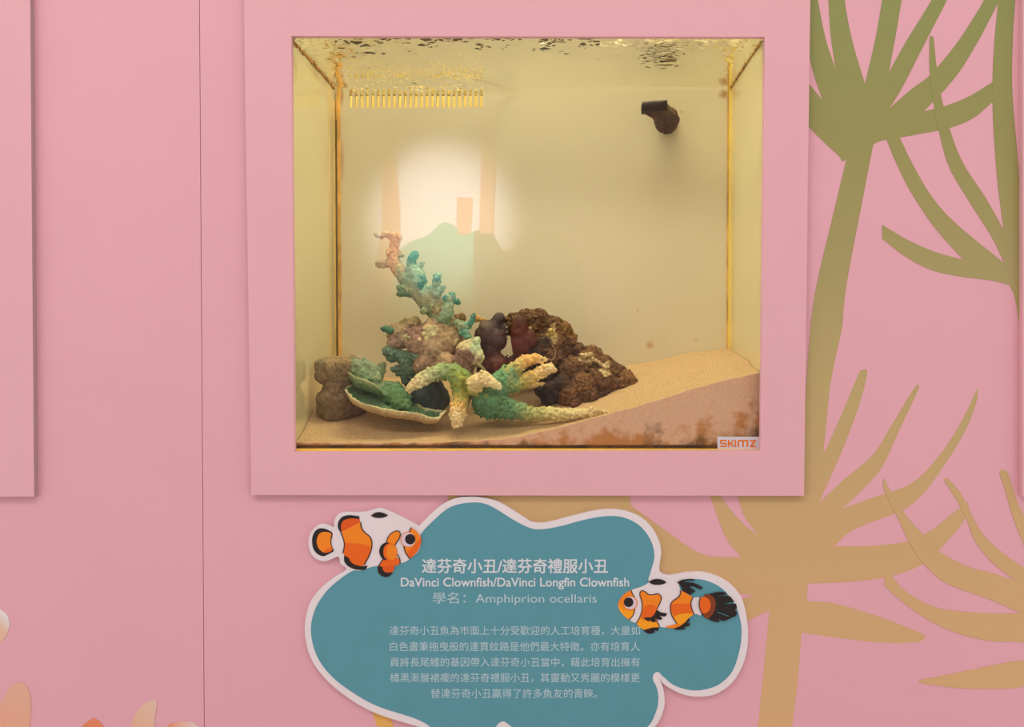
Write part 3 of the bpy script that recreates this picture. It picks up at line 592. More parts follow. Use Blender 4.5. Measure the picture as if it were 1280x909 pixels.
def sand_mat():
    m, t, b = nt('sand'); tc = t.nodes.new('ShaderNodeNewGeometry')
    def N(scale, det=5):
        n = t.nodes.new('ShaderNodeTexNoise'); n.inputs['Scale'].default_value = scale; n.inputs['Detail'].default_value = det
        t.links.new(tc.outputs['Position'], n.inputs['Vector']); return n.outputs['Fac']
    def mr(v, a, b_, c, d):
        n = t.nodes.new('ShaderNodeMapRange'); n.inputs[1].default_value = a; n.inputs[2].default_value = b_; n.inputs[3].default_value = c; n.inputs[4].default_value = d
        t.links.new(v, n.inputs[0]); return n.outputs[0]
    def mix(f, a, bcol):
        n = t.nodes.new('ShaderNodeMix'); n.data_type = 'RGBA'; t.links.new(f, n.inputs['Factor']); t.links.new(a, n.inputs['A']); n.inputs['B'].default_value = lin(bcol); return n.outputs['Result']
    def math_(op, a, b_):
        n = t.nodes.new('ShaderNodeMath'); n.operation = op
        for k, v in enumerate((a, b_)):
            if isinstance(v, (int, float)): n.inputs[k].default_value = v
            else: t.links.new(v, n.inputs[k])
        return n.outputs[0]
    r = t.nodes.new('ShaderNodeValToRGB'); r.color_ramp.elements[0].position = .35; r.color_ramp.elements[1].position = .65
    r.color_ramp.elements[0].color = lin((174, 142, 98)); r.color_ramp.elements[1].color = lin((204, 171, 122))
    t.links.new(N(520, 3), r.inputs['Fac']); col = r.outputs['Color']
    col = mix(mr(N(420, 2), .68, .74, 0, .55), col, (120, 84, 62))          # dark grains
    sp = t.nodes.new('ShaderNodeSeparateXYZ'); t.links.new(tc.outputs['Position'], sp.inputs[0])
    # algae growing against the glass near the floor
    atglass = mr(sp.outputs['Y'], YG+.0006, YG+.004, 1, 0)
    xr = mr(sp.outputs['X'], -.1, .25, 0.02, .115)
    low = math_('DIVIDE', math_('SUBTRACT', sp.outputs['Z'], ZF), xr)
    lowf = mr(low, 0.0, 1.0, .24, -.2)
    col = mix(math_('MULTIPLY', atglass, .55), col, (240, 186, 160))  # room light on the front face painted in as paler pink
    k = mr(math_('ADD', N(48, 9), lowf), .62, .78, 0, .85)
    col = mix(math_('MULTIPLY', k, atglass), col, (186, 120, 54))
    k2 = mr(math_('ADD', N(26, 5), math_('MULTIPLY', lowf, .8)), .66, .78, 0, .8)
    n3 = t.nodes.new('ShaderNodeVectorMath'); n3.operation = 'ADD'; n3.inputs[1].default_value = (3.3, 1.7, 5.1)
    col = mix(math_('MULTIPLY', k2, atglass), col, (96, 74, 44))
    t.links.new(col, b.inputs['Base Color']); b.inputs['Roughness'].default_value = .95; b.inputs['Specular IOR Level'].default_value = .1
    bp = t.nodes.new('ShaderNodeBump'); bp.inputs['Strength'].default_value = .35; bp.inputs['Distance'].default_value = .001
    t.links.new(N(700, 3), bp.inputs['Height']); t.links.new(bp.outputs['Normal'], b.inputs['Normal'])
    return m
so_ = from_bm('sand_bed', bm, [sand_mat()], None, True)
for p in so_.data.polygons:
    if abs(p.normal.z) < .05: p.use_smooth = False
tag(so_, 'beige sand bed rising to the right across the tank floor', 'sand', kind='stuff')

# ------------------------------------------------------------------ organic shapes
class Org:
    def __init__(s, seed=1): s.b = []; s.r = random.Random(seed)
    def ball(s, px, py, Y, r, col, sc=(1, 1, 1)):
        s.b.append((P(px, py, Y), r*S(Y), Vector(sc), lin(col)[:3])); return s
    def chain(s, pts, sc=(1, 1, 1)):
        for (a, b) in zip(pts, pts[1:]):
            L = math.hypot(a[0]-b[0], a[1]-b[1])+abs(a[2]-b[2])/S(a[2]); n = max(2, int(L/(0.45*min(a[3], b[3])+.01)))
            n = min(n, 40)
            for k in range(n+(b is pts[-1])):
                t = k/n; f = lambda i: a[i]*(1-t)+b[i]*t
                c = tuple(a[4][i]*(1-t)+b[4][i]*t for i in range(3))
                s.ball(f(0), f(1), f(2), f(3), c, sc)
        return s
    def knobs(s, n, rpx, jit=.3, cols=None, every=None, front=True, out=.95):
        src = list(s.b) if every is None else every
        for _ in range(n):
            c, r, sc, col = s.r.choice(src)
            d = Vector((s.r.gauss(0, 1), s.r.gauss(0, 1)-(.6 if front else 0), s.r.gauss(0, 1))).normalized()
            p = c+Vector((d.x*sc.x, d.y*sc.y, d.z*sc.z))*r*out
            k = s.r.uniform(1-jit, 1+jit)
            cc = lin(s.r.choice(cols))[:3] if cols else (lambda g: tuple(min(1, v*g) for v in col))(s.r.uniform(.88, 1.22))
            s.b.append((p, rpx*.00112*k, Vector((1, 1, 1)), cc))
        return s
    def build(s, name, m, parent=None, voxel=.0016, nz=((90, .002),), sub=2, sharp=3.5, ridge=0.0, soft=1):
        bm = bmesh.new()
        for c, r, sc, col in s.b:
            bmesh.ops.create_icosphere(bm, subdivisions=sub if r > .0035 else 1, radius=1.0, matrix=Matrix.Translation(c) @ Matrix.Diagonal((r*sc.x, r*sc.y, r*sc.z, 1)))
        me = bpy.data.meshes.new('lump'); bm.to_mesh(me); bm.free()
        o = bpy.data.objects.new('lump', me); COL.objects.link(o)
        md = o.modifiers.new('r', 'REMESH'); md.mode = 'VOXEL'; md.voxel_size = voxel; md.use_smooth_shade = True
        sm = o.modifiers.new('s', 'SMOOTH'); sm.factor = .5; sm.iterations = soft
        bpy.context.view_layer.update(); dg = bpy.context.evaluated_depsgraph_get()
        out = bpy.data.meshes.new_from_object(o.evaluated_get(dg)); bpy.data.objects.remove(o); bpy.data.meshes.remove(me)
        n = len(out.vertices); co = np.empty(n*3, np.float32); out.vertices.foreach_get('co', co); co = co.reshape(-1, 3)
        no = np.array([v.normal for v in out.vertices], np.float32)
        dsp = np.zeros(n, np.float32)
        for fq, am in nz:
            for i in range(n):
                v = Vector(co[i])*fq
                dsp[i] += am*noise.noise(v) if not ridge else am*(noise.noise(v)*(1-ridge)+ridge*(.5-2*abs(noise.noise(v*1.3+Vector((5, 5, 5))))))
        # pigment
        cen = np.array([c for c, r, sc, col in s.b]); rad = np.array([r for c, r, sc, col in s.b]); scs = np.array([tuple(sc) for c, r, sc, col in s.b]); cols = np.array([col for c, r, sc, col in s.b])
        pc = np.zeros((n, 3))
        kd = KDTree(len(cen))
        for i in range(len(cen)): kd.insert(cen[i], i)
        kd.balance()
        for i in range(n):
            ws = 0; acc = np.zeros(3)
            for _, k, _d in kd.find_n(co[i], 6):
                d = float(np.linalg.norm((co[i]-cen[k])/(rad[k]*scs[k])))
                wg = math.exp(-sharp*d)+1e-12; ws += wg; acc += wg*cols[k]
            pc[i] = acc/ws
        co = co+no*dsp[:, None]
        out.vertices.foreach_set('co', co.ravel())
        at = out.color_attributes.new('pigment', 'FLOAT_COLOR', 'POINT')
        at.data.foreach_set('color', np.concatenate([pc, np.ones((n, 1))], 1).astype(np.float32).ravel())
        for p in out.polygons: p.use_smooth = True
        out.update()
        return link(name, out, [m], parent)
rock_m = vmat('live_rock', .8, .5, 170, .25, .8, 260)
coral_m = vmat('coral_resin', .75, .28, 300, .3, .5, 420)
smooth_m = vmat('smooth_rock', .6, .4, 60, .3, .4, 150)
dark_rock_m = vmat('dark_live_rock', .7, .85, 240, .35, 1.0, 300)  # high noise contrast paints bright specular flecks into the pigment

# two-lobed brown rock by the left side
T1, T2, T3 = (150, 124, 84), (120, 96, 70), (104, 84, 54)
o = Org(3)
for a in ((412, 462, 0.090, 17, T1), (428, 460, 0.095, 17, T1), (402, 458, 0.085, 10, (130, 122, 88)), (440, 457, 0.100, 13, T1), (405, 470, 0.085, 12, T2), (425, 474, 0.095, 15, T3), (437, 472, 0.100, 14, T2),
          (418, 488, 0.090, 17, T2), (434, 490, 0.100, 15, T2), (412, 500, 0.087, 17, (140, 118, 82)), (428, 506, 0.095, 22, T2), (418, 514, 0.090, 18, T3), (442, 508, 0.100, 17, T2), (407, 510, 0.085, 12, (116, 96, 44)), (419.5, 456, 0.069, 2.6, (44, 30, 20)), (426.5, 463, 0.071, 3, (40, 28, 20)), (433, 487, 0.078, 3, (38, 28, 22)), (452, 502, 0.105, 9, T2)): o.ball(*a)  # the small dark balls paint in the shade of pits
o.build('two_lobed_rock', rock_m, None, .0018, ((50, .0022), (130, .0012), (320, .0006)))
rk = bpy.data.objects['two_lobed_rock']
tag(rk, 'brown two-lobed rock standing at the left end of the sand', 'rock')

# leafy dish coral
dish = empty('dish_coral', P(495, 526, .06), 'green dish-shaped coral with cream rim lying beside the two-lobed rock', 'coral')
def shell(name, front, keel, back, thick, cin, cout, crim, nu=90, nv=26, amp=.0012, inner_var=1.0):
    def line(pts, u):
        xs = np.linspace(0, 1, len(pts)); return [float(np.interp(u, xs, [p[i] for p in pts])) for i in range(3)]
    G = []
    sm = lambda pts: [tuple(v) for v in pts]
    for i in range(nu+1):
        u = i/nu; f_, k_, b_ = line(front, u), line(keel, u), line(back, u); row = []
        fp, kp, bp_ = P(*f_), P(*k_), P(*b_)
        for j in range(nv+1):
            v = j/nv; p = fp*(1-v)**2+kp*2*v*(1-v)+bp_*v*v
            row.append(p)
        G.append(row)
    bm = bmesh.new(); lay = bm.verts.layers.float_color.new('pigment')
    def vert(p, c):
        v = bm.verts.new(p); v[lay] = tuple(c)+(1,); return v
    ci, co_, cr = (np.array(lin(c)[:3]) for c in (cin, cout, crim))
    I, O = [], []
    for i in range(nu+1):
        ri, ro = [], []
        for j in range(nv+1):
            a = G[min(i+1, nu)][j]-G[max(i-1, 0)][j]; b = G[i][min(j+1, nv)]-G[i][max(j-1, 0)]
            n = a.cross(b)
            if n.length < 1e-9: n = Vector((0, 0, 1))
            n.normalize()
            if n.z < 0: n = -n
            p = G[i][j]; q = noise.noise(p*60)*amp*1.6+noise.noise(p*170)*amp*1.5+noise.noise(p*420)*amp*.7
            e = min(1, min(i, nu-i)/6, min(j, nv-j)/3)
            t = thick*(.35+.65*e)
            w_ = max(0, 1-min(j, nv-j)/3.0)
            ri.append(vert(p+n*(q*(1+1.2*e)+t*.5), ci*(1-w_)+cr*w_)); ro.append(vert(p+n*(q*.5-t*.5), co_*(1-w_*.7)+cr*w_*.7))
        I.append(ri); O.append(ro)
    for i in range(nu):
        for j in range(nv):
            bm.faces.new((I[i][j], I[i+1][j], I[i+1][j+1], I[i][j+1])); bm.faces.new((O[i][j+1], O[i+1][j+1], O[i+1][j], O[i][j]))
    for i in range(nu):
        for j in (0, nv): bm.faces.new((I[i][j], O[i][j], O[i+1][j], I[i+1][j]))
    for j in range(nv):
        for i in (0, nu): bm.faces.new((I[i][j], I[i][j+1], O[i][j+1], O[i][j]))
    return from_bm(name, bm, [coral_m], dish, True)
GR, GL, CRM = (86, 120, 78), (136, 156, 110), (216, 204, 148)
shell('dish', [(431, 487, .05), (440, 497, .038), (452, 503, .030), (475, 510, .026), (500, 514, .026), (522, 516, .028), (535, 521, .03), (548, 524, .034), (558, 513, .045)],
      [(432, 489, .06), (446, 517, .05), (465, 530, .048), (485, 536, .045), (505, 539, .045), (522, 541, .045), (535, 540, .045), (548, 534, .047), (558, 515, .05)],
      [(432, 486, .07), (440, 478, .10), (460, 476, .11), (480, 480, .11), (500, 485, .11), (515, 496, .10), (530, 510, .08), (545, 513, .07), (558, 513, .055)], .004, GR, (186, 156, 104), CRM)
shell('leaf', [(436, 465, .065), (444, 471, .058), (456, 475, .055), (468, 480, .055), (478, 488, .06)], [(437, 478, .075), (446, 492, .07), (458, 498, .07), (470, 500, .07), (480, 496, .07)],
      [(438, 470, .09), (448, 476, .09), (460, 480, .09), (470, 485, .085), (480, 490, .08)], .003, (98, 132, 84), (116, 144, 92), (190, 186, 128), 60, 16)
o = Org(11)
for a in ((446, 460, .088, 11, (138, 154, 114)), (457, 457, .09, 9, (144, 160, 120)), (465, 464, .09, 10, (140, 158, 116)), (452, 469, .086, 10, (132, 152, 108)), (469, 471, .086, 8, GL), (442, 452, .09, 6, (140, 152, 112))): o.ball(*a, sc=(1, .45, 1))
o.chain([(462, 478, .105, 8, GL), (472, 474, .105, 6, GL), (476, 462, .105, 5, (140, 156, 110)), (478, 456, .105, 4, (150, 160, 112))])
o.chain([(470, 484, .09, 8, GL), (471, 472, .09, 6.5, (176, 180, 128))])
o.chain([(482, 484, .095, 8, GL), (496, 488, .095, 9, (112, 160, 108)), (506, 500, .085, 9, (88, 128, 78)), (508, 510, .07, 6, (94, 132, 78))])
o.chain([(478, 492, .085, 8, (104, 136, 92)), (492, 498, .08, 8, (80, 116, 66)), (500, 508, .065, 7, (80, 112, 64))])
o.knobs(420, 2.2, .35, out=1.05)
o.build('lobes', coral_m, dish, .0014, ((160, .0012), (400, .0006)))

# dark teal lump in front centre, made separately for the finger coral's underside
o = Org(5)
for a in ((536, 488, .11, 20, (64, 80, 74)), (548, 500, .10, 16, (56, 72, 68)), (527, 486, .11, 15, (66, 82, 76)), (533, 494, .10, 19, (64, 80, 74)), (546, 496, .105, 17, (52, 70, 66)), (524, 500, .10, 14, (44, 66, 66)), (540, 508, .10, 16, (36, 54, 54)), (510, 478, .13, 7, (44, 60, 58))): o.ball(*a)
tag(o.build('dark_lump', smooth_m, None, .002, ((40, .002), (200, .0005))), 'smooth dark teal lump under the left arm of the knobbly finger coral', 'rock')

# tall branching coral on its mauve base
bc = empty('branching_coral', P(545, 478, .13), 'tall branching coral, tan to teal, on a lumpy mauve base at tank centre-left', 'coral')
TN, OL, TL, DT, PT = (198, 160, 106), (152, 132, 86), (150, 152, 112), (76, 114, 94), (168, 188, 146)
o = Org(21); Yb = .12
o.chain([(556, 408, .115, 17, (144, 126, 86)), (548, 388, .115, 15, OL), (536, 378, .115, 13.5, OL), (522, 362, .115, 12, (140, 134, 88)), (506, 346, .115, 10, (150, 136, 88)), (496, 335, .115, 8, TN), (491, 322, .115, 7.5, TN), (493, 308, .115, 6.5, TN), (495, 298, .115, 6.5, TN), (497, 294, .115, 5, TN)])
o.chain([(493, 296, .115, 5, TN), (484, 293, .112, 3.6, (188, 162, 116)), (476, 295, .11, 2.8, (176, 160, 124)), (469, 294, .108, 2.2, (186, 166, 122))])
o.ball(487, 315, .112, 4.5, TN).ball(502, 318, .115, 4, TN).ball(499, 296, .113, 4.5, TN).ball(486, 316, .11, 4, TN)
o.chain([(493, 330, .115, 6, TN), (484, 329, .112, 5, (184, 156, 112)), (476, 331, .11, 4.5, (170, 156, 120)), (473, 331, .11, 3.8, (176, 160, 118))])
o.chain([(517, 352, .112, 9, TL), (522, 343, .11, 9.5, PT), (526, 350, .11, 7, (100, 140, 112))])
o.chain([(513, 343, .11, 7, TL), (513, 332, .11, 5.5, TL), (515, 324, .11, 6, DT), (519, 318, .11, 5, (92, 138, 112))])
o.chain([(520, 337, .11, 5, PT), (527, 331, .11, 3.4, TL), (529, 329, .11, 2.6, TL)])
o.ball(526, 355, .106, 5.5, (70, 108, 88)).ball(521, 350, .106, 6, PT)
o.chain([(516, 366, .11, 7, OL), (507, 363, .107, 6, (136, 138, 86)), (499, 359, .105, 4.2, (130, 140, 92))])
o.chain([(510, 366, .108, 5, (96, 108, 64)), (500, 367, .105, 3.8, (104, 116, 70))])
o.chain([(540, 376, .112, 8, OL), (545, 364, .11, 6.5, TL), (545, 354, .108, 5.2, TL), (546, 348, .106, 5, (76, 112, 94)), (549, 344, .106, 3.6, PT)])
o.chain([(546, 366, .11, 5.5, PT), (552, 361, .108, 4.4, PT), (555, 358, .106, 2.6, TL)]).ball(535, 359, .106, 3.4, PT).ball(537, 364, .108, 4.5, (176, 176, 128))
o.chain([(552, 398, .10, 8, (138, 154, 112)), (560, 392, .096, 7.5, (146, 166, 122)), (561, 380, .096, 6.5, (166, 176, 130)), (562, 374, .096, 6, TL), (566, 369, .096, 3.8, (98, 138, 114)), (567, 367, .096, 3, (112, 146, 116))])
o.ball(556, 373, .093, 4, (90, 136, 114)).ball(571, 377, .097, 4, (78, 122, 96)).ball(574, 379, .097, 2.4, (90, 130, 100)).ball(530, 389, .10, 5, (138, 142, 96)).ball(548, 390, .098, 5, OL)
trunk_src = list(o.b)
o.knobs(520, 1.7, .4, every=trunk_src, out=1.0)
o.build('branch', coral_m, bc, .0011, ((220, .0012), (520, .0007)), sharp=4)
M1, M2, M3, M4 = (158, 126, 96), (136, 102, 84), (176, 146, 104), (118, 82, 66)
o = Org(22)
for a in ((500, 420, .11, 17, (166, 140, 104)), (512, 412, .12, 15, (160, 136, 98)), (518, 404, .125, 9, (176, 156, 104)), (494, 428, .105, 11, (164, 134, 108)), (524, 432, .10, 17, M1), (520, 420, .10, 12, (148, 112, 94)),
          (545, 420, .11, 24, M3), (556, 408, .115, 14, (150, 122, 96)), (562, 426, .105, 20, M3), (540, 436, .10, 20, (164, 138, 100)), (532, 458, .09, 16, (150, 120, 92)), (548, 462, .09, 14, M4), (558, 455, .085, 15, M3),
          (585, 441, .078, 16, M2), (592, 448, .076, 12, M2), (578, 454, .08, 15, (140, 106, 82)), (570, 460, .085, 14, M4), (584, 462, .08, 9, (124, 92, 72)), (586, 470, .08, 7, (136, 100, 78))): o.ball(*a)
o.chain([(580, 431, .075, 2.6, (208, 184, 132)), (587, 427, .075, 3.2, (190, 178, 128)), (595, 426, .078, 5.5, (176, 186, 136)), (598, 434, .074, 4, PT), (600, 442, .073, 4.2, (198, 190, 138)), (603, 450, .073, 3, (204, 194, 140)), (597, 457, .073, 2.2, (180, 158, 112))])
o.ball(510, 421, .085, 2.8, (214, 200, 140)).ball(530, 418, .08, 3.2, (206, 190, 134)).ball(572, 398, .12, 5.5, (130, 100, 62)).ball(578, 397, .12, 6, (130, 98, 60)).ball(596, 399, .13, 5, (196, 152, 84)).ball(604, 401, .13, 4, (190, 150, 90))
o.knobs(60, 2, every=list(o.b)[:18])
o.build('base', rock_m, bc, .0015, ((60, .002), (170, .0014), (420, .0008)))
DG, MG = (84, 108, 84), (108, 128, 96)
o = Org(23)
o.chain([(520, 446, .10, 12, MG), (508, 450, .10, 11, DG), (512, 462, .10, 10, (96, 118, 88)), (508, 472, .105, 8, (76, 102, 84))])
o.chain([(504, 446, .10, 8, DG), (492, 443, .098, 7.5, DG), (484, 437, .096, 5.5, (104, 124, 98)), (482, 441, .096, 5, DG)])
o.chain([(488, 447, .098, 5, DG), (490, 451, .098, 3, DG)]).chain([(506, 466, .10, 7, DG), (497, 463, .098, 4.5, (90, 112, 88)), (492, 461, .097, 3, (90, 124, 104))])
o.knobs(130, 2.1, .4, out=1.05)
o.build('knob_cluster', coral_m, bc, .0013, ((180, .0014), (420, .0007)))
o = Org(24)
o.chain([(488, 413, .095, 5, (84, 122, 90)), (482, 411, .095, 4.5, (70, 112, 88)), (479, 411, .095, 3, (80, 120, 96))])
o.knobs(10, 1.6)
o.build('knob', coral_m, bc, .0013, ((180, .0014), (420, .0007)))
o = Org(25)
o.chain([(572, 404, .095, 5, (140, 160, 120)), (580, 408, .092, 5.5, TL), (578, 415, .09, 5, (96, 140, 110)), (584, 420, .088, 5, (110, 150, 120))]).chain([(584, 408, .092, 4, (90, 142, 116)), (590, 402, .092, 3.4, (76, 136, 112)), (592, 395, .092, 3, (80, 124, 104))])
o.knobs(90, 1.9, .4, out=1.05)
o.build('knob_cluster', coral_m, bc, .0013, ((180, .0014), (420, .0007)))

# knobbly finger coral in front
fc = empty('finger_coral', P(600, 528, .05), 'knobbly green finger coral with cream tips lying in front of the rocks', 'coral')
CT, OT, LG, MGn, YG_ = (226, 200, 140), (226, 176, 96), (134, 156, 84), (92, 136, 84), (150, 150, 56)
o = Org(31)
o.chain([(513, 485, .05, 5, CT), (524, 477, .05, 8, (214, 196, 142)), (536, 470, .055, 9.5, (190, 186, 130)), (552, 464, .06, 10, (140, 160, 104)), (568, 466, .062, 12, LG), (578, 478, .06, 13, YG_)])
o.chain([(576, 474, .065, 15, LG), (578, 488, .06, 12, YG_), (577, 500, .052, 11, (140, 136, 60)), (573, 510, .04, 11, OT), (572, 520, .034, 10, CT), (571, 529, .032, 6.5, CT)])
o.chain([(580, 480, .062, 12, YG_), (592, 486, .06, 12, (140, 142, 56)), (604, 490, .055, 12, (132, 140, 70))])
arms = len(o.b)
o.chain([(592, 487, .045, 8, YG_), (594, 478, .036, 10, CT), (604, 473, .034, 10, CT), (614, 478, .034, 7, CT), (622, 482, .034, 3.5, (222, 204, 150))])
o.chain([(604, 496, .055, 14, (80, 124, 76)), (620, 486, .06, 18, (96, 140, 96)), (634, 472, .065, 15, (106, 150, 100)), (646, 460, .065, 9, (186, 170, 96)), (658, 450, .065, 7, OT), (670, 449, .065, 6, OT), (678, 450, .065, 4, (222, 190, 120))])
o.chain([(630, 484, .062, 11, (112, 150, 96)), (648, 480, .062, 9, (160, 160, 90)), (664, 472, .062, 8, (206, 172, 92)), (680, 463, .062, 8, (222, 186, 120)), (688, 460, .062, 6, CT)])
o.chain([(606, 504, .055, 17, (84, 122, 78)), (624, 508, .05, 16, (80, 120, 74)), (642, 513, .045, 12, (88, 128, 84)), (664, 517, .04, 8, (166, 164, 96)), (690, 517, .034, 8, (206, 190, 124)), (716, 518, .03, 6, (214, 196, 136)), (740, 516, .027, 4.6, (206, 176, 120)), (762, 517, .026, 3.2, (198, 166, 112))])
o.chain([(604, 508, .05, 11, (70, 108, 66)), (612, 516, .045, 9, (72, 112, 70))])
src = list(o.b)
o.knobs(1900, 1.55, .35, every=src, out=1.06)
o.knobs(80, 2.8, .3, every=src, out=1.04)
o.build('branches', vmat('finger_coral_resin', .7, .22, 350, .3, .4, 500), fc, .0008, ((300, .0005), (700, .0004)), sharp=5)

# dark brown rocks
R1, R2, R3, R4 = (98, 64, 28), (56, 36, 18), (124, 86, 42), (32, 21, 12)
o = Org(41); y = .15
for a in ((645, 406, y, 16, R1), (658, 400, y, 13, R1), (672, 404, y, 18, R1), (690, 412, y, 17, R1), (704, 415, y, 13, R3), (711, 424, y, 11, R3), (690, 430, .14, 18, R1), (675, 432, .14, 18, R2), (665, 446, .13, 17, R2), (690, 448, .135, 18, R1), (650, 452, .15, 12, R4), (704, 440, y, 14, R1), (672, 462, .14, 16, R2), (692, 466, .14, 16, R2), (640, 462, .15, 12, R4), (655, 468, .15, 14, R4)): o.ball(*a)
o.knobs(70, 3.5, .4, every=list(o.b))
o.ball(690, 415, .122, 4, (200, 172, 104)).ball(684, 419, .122, 2.6, (196, 166, 100)).ball(694, 412, .124, 2.5, (196, 166, 100)).ball(664, 412, .132, 3.4, (170, 134, 92))
ra = o.build('upper_rock', dark_rock_m, None, .0015, ((45, .003), (120, .004), (300, .0026)), ridge=.5)
tag(ra, 'rugged dark brown rock forming the peak of the rock pile', 'rock')
o = Org(42)
for a in ((722, 438, .15, 10, R1), (742, 444, .15, 12, R3), (735, 456, .14, 18, R1), (716, 466, .125, 20, R1), (756, 462, .14, 17, R1), (770, 466, .135, 13, R1), (780, 476, .13, 13, R3), (790, 479, .125, 8, R3), (750, 480, .12, 20, R1), (728, 484, .11, 19, (118, 78, 36)), (704, 484, .11, 16, R2), (690, 490, .105, 13, R2), (712, 496, .10, 15, (112, 70, 32)), (736, 497, .10, 14, R1), (768, 484, .125, 14, R1), (752, 496, .105, 10, R2), (676, 490, .105, 7, R4), (684, 498, .10, 8, R4), (720, 505, .09, 8, (96, 56, 28))): o.ball(*a)
o.chain([(728, 445, .12, 2.6, (206, 180, 124)), (740, 443, .12, 2.4, (206, 180, 124))]).chain([(742, 450, .115, 2.6, (198, 172, 116)), (752, 456, .115, 2.4, (204, 178, 122)), (760, 460, .115, 2.6, (196, 170, 116))])
o.knobs(70, 3.2, .4, every=list(o.b)[:19])
rb = o.build('lower_rock', dark_rock_m, None, .0015, ((45, .003), (120, .004), (300, .0026)), ridge=.5)
tag(rb, 'rugged dark brown wedge-shaped rock with pale crust sloping down right', 'rock')
for p_, q_ in (((655, 425), 'a'),): pass

# dark red smooth rocks between
o = Org(51); K1, K2, K3 = (46, 18, 12), (100, 34, 12), (70, 56, 52)
for a in ((607, 420, .12, 16, (74, 54, 46)), (620, 425, .12, 15, (66, 30, 24)), (600, 432, .12, 12, K1), (612, 441, .12, 15, K1), (621, 459, .115, 18, K2), (610, 462, .115, 15, (70, 32, 20)), (634, 464, .12, 12, K2), (606, 408, .125, 9, (98, 78, 58)), (618, 408, .125, 11, K3), (622, 402, .125, 9, K3), (625, 397, .125, 7, K3), (629, 412, .125, 8, K3)): o.ball(*a)
tag(o.build('red_brown_rock', smooth_m, None, .0016, ((45, .0022), (110, .0012), (300, .0005)), soft=14, sharp=2), 'smooth dark red rock with a knob on top, left of the gap in the pile', 'rock')
o = Org(52)
o.chain([(650, 405, .11, 10, (60, 34, 26)), (650, 420, .11, 13, (100, 36, 16)), (650, 436, .11, 11, (98, 32, 14)), (652, 444, .115, 10, (70, 30, 18))]).ball(660, 424, .115, 13, (52, 32, 24)).ball(634, 448, .12, 5, (60, 34, 26)).ball(640, 452, .12, 8, (56, 32, 24))
tag(o.build('red_brown_rock', smooth_m, None, .0016, ((45, .002), (110, .0012), (300, .0005)), soft=14, sharp=2), 'smooth dark red rock under the peak rock, right of the gap in the pile', 'rock')
# pale worm-like tendril over the peak rock, and a pale blade beside the coral
def tube(name, pts, rad, m, taper=True):
    bm = bmesh.new(); q = []
    P3 = [P(*p) for p in pts]
    for i in range(len(P3)-1):
        for k in range(8):
            t = k/8; p0 = P3[max(i-1, 0)]; p1 = P3[i]; p2 = P3[i+1]; p3 = P3[min(i+2, len(P3)-1)]
            q.append(.5*((2*p1)+(p2-p0)*t+(2*p0-5*p1+4*p2-p3)*t*t+(3*p1-p0-3*p2+p3)*t**3))
    q.append(P3[-1]); rings = []
    for i, p in enumerate(q):
        d = (q[min(i+1, len(q)-1)]-q[max(i-1, 0)]).normalized(); a = d.cross(Vector((0, 1, 0))).normalized(); b = d.cross(a)
        r = rad*(1-.6*i/len(q)) if taper else rad
        rings.append([bm.verts.new(p+(a*math.cos(2*math.pi*k/8)+b*math.sin(2*math.pi*k/8))*r) for k in range(8)])
    for r0, r1 in zip(rings, rings[1:]):
        for k in range(8): bm.faces.new((r0[k], r0[(k+1) % 8], r1[(k+1) % 8], r1[k]))
    bm.faces.new(rings[0]); bm.faces.new(rings[-1])
    return from_bm(name, bm, [m], None, True)
tag(tube('tendril', [(677, 450, .058), (684, 449, .075), (690, 450, .1), (694, 444, .105), (694, 437, .105), (690, 432, .112)], .0011, mat('pale_tendril', (150, 122, 84), .6, .1)), 'thin tan tendril curling over the front of the peak rock', 'tendril')
tag(tube('algae_blade', [(594, 453, .07), (601, 458, .068), (606, 463, .07), (609, 467, .075)], .0026, mat('pale_blade', (150, 138, 96), .5, .1)), 'short pale olive blade below the mauve coral base', 'algae')

# return nozzle on the back panel
nz_ = empty('return_nozzle', P(826, 160, .215), 'dark algae-coated outlet nozzle fixed high on the tank back wall', 'nozzle')
nm = vmat('nozzle_plastic', .6, .5, 200, .3, .6, 350)
o = Org(61); N1, N2, N3 = (74, 50, 34), (84, 58, 46), (112, 96, 40)
o.chain([(829, 139, .19, 11, N3), (833, 147, .195, 15, N1), (833, 152, .2, 15.5, N2), (834, 155, .212, 13, N2)])
o.chain([(812, 138, .185, 7, N1), (822, 141, .188, 9, (96, 70, 50)), (830, 150, .192, 12, N2)])
o.ball(843, 150, .205, 7, (48, 34, 26))
o.build('elbow', nm, nz_, .0014, ((120, .001), (350, .0006)))
bm = bmesh.new()
# flared mouth: a flattened tube open to the left
mouth = []
for px, py, hh, dd in ((833, 132.5, 6.2, .012), (826, 133, 6.2, .012), (814, 134, 6.3, .013), (806, 135, 6.4, .0135), (802.5, 135.4, 6.4, .0135), (802.8, 135.4, 4.8, .011), (812, 134.4, 4.6, .010)):
    c = P(px, py, .182); mouth.append([bm.verts.new(c+Vector((0, dd*math.copysign(abs(math.cos(a))**.6, math.cos(a)), hh*S(.18)*math.copysign(abs(math.sin(a))**.6, math.sin(a))))) for a in [2*math.pi*k/24 for k in range(24)]])
for r0, r1 in zip(mouth, mouth[1:]):
    for k in range(24): bm.faces.new((r0[k], r0[(k+1) % 24], r1[(k+1) % 24], r1[k]))
bm.faces.new(mouth[0]); bm.faces.new(mouth[-1])
from_bm('mouth', bm, [mat('black_plastic', (46, 32, 20), .6, .5, 150)], nz_, True)
bm = bmesh.new(); r = bmesh.ops.create_cone(bm, cap_ends=True, segments=32, radius1=.0125, radius2=.0125, depth=.012, matrix=Matrix.Translation(P(836, 152, .219)) @ Matrix.Rotation(math.pi/2, 4, 'X'))
from_bm('flange', bm, [mat('black_plastic', (46, 32, 20))], nz_)

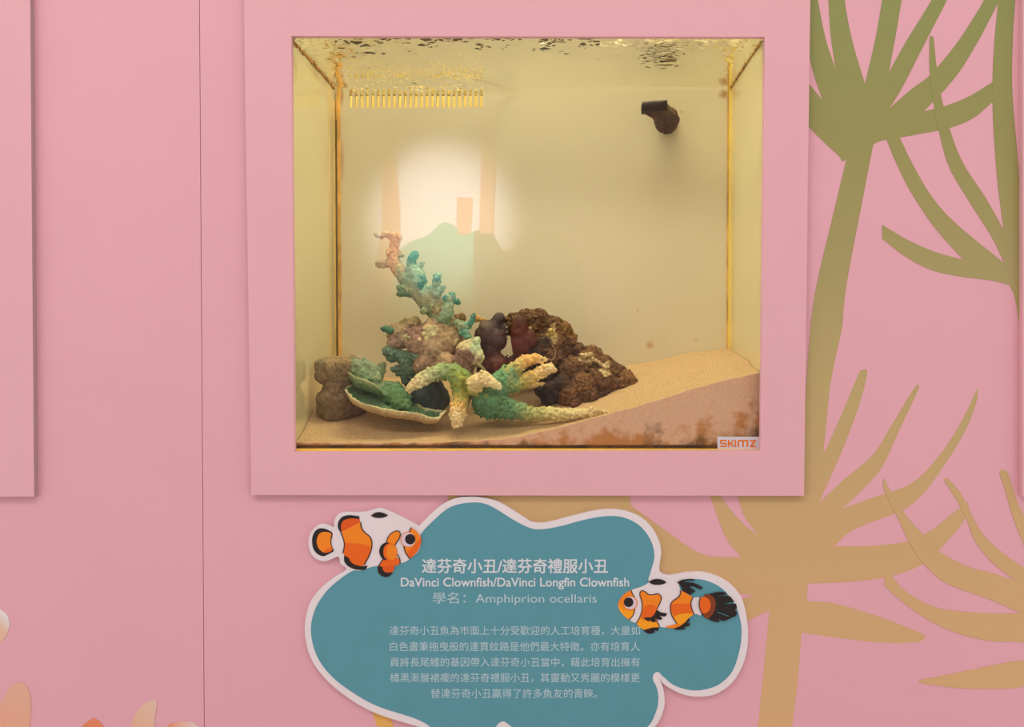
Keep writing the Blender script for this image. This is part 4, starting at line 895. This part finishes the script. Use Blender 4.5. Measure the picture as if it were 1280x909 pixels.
# ------------------------------------------------------------------ maker's sticker on the pane
def zS(x, y): return (890+x*.05078, 540+y*.05078)
stk = empty('sticker', P(923, 562, 0), 'small white rectangular sticker with orange letters at the glass\'s lower right corner', 'sticker')
bm = bmesh.new(); add_poly(bm, crom(mp(zS, [(132, 135), (150, 118, 'c'), (1160, 122, 'c'), (1168, 132), (1164, 425), (1150, 436, 'c'), (150, 434, 'c'), (136, 420)]), 4), 0.0001, .0005)
from_bm('label_face', bm, [mat('white_label', (206, 200, 206), .4)], stk)
org_l = mat('orange_lettering', (220, 112, 22), .5)
bm = bmesh.new()
def seg(*pts): add_poly(bm, mp(zS, pts), -0.0001, .0002)
h = 34
seg((200, 198), (358, 198), (358, 232), (236, 232), (236, 268), (340, 268), (360, 285), (360, 352), (340, 372), (200, 372), (200, 338), (322, 338), (322, 302), (218, 302), (198, 285), (198, 215))
seg((390, 198), (432, 198), (432, 262), (462, 262), (500, 198), (545, 198), (488, 283), (548, 372), (500, 372), (460, 305), (432, 305), (432, 372), (390, 372))
seg((556, 198), (596, 198), (596, 372), (556, 372))
seg((630, 372), (630, 220), (650, 198), (892, 198), (892, 372), (850, 372), (850, 234), (786, 234), (786, 372), (744, 372), (744, 234), (672, 234), (672, 372))
seg((928, 198), (1084, 198), (1084, 232), (1000, 338), (1084, 338), (1084, 374), (936, 374), (936, 340), (1022, 234), (928, 234))
from_bm('lettering', bm, [org_l], stk)

# air bubbles rising in front of the dark red rocks
bub = mat('bubble_film', (226, 220, 200), .15, 0, 1, .8)
for i, (px, py) in enumerate([(633.2, 300), (633.1, 312), (633.3, 318), (633.2, 331), (633.2, 381), (633.3, 386), (633.2, 391), (633.6, 409), (633.8, 415), (634, 421.5), (634, 425.5), (634.2, 428), (634.4, 432.5), (635.2, 442), (635.4, 446)]):
    bm = bmesh.new(); bmesh.ops.create_icosphere(bm, subdivisions=2, radius=(.55 if py < 400 else .75)*S(.06), matrix=Matrix.Translation(P(px, py, .06)))
    tag(from_bm('air_bubble', bm, [bub], None, True), 'tiny air bubble in the vertical string rising before the dark red rocks', 'bubble', 'air bubbles in a rising string')
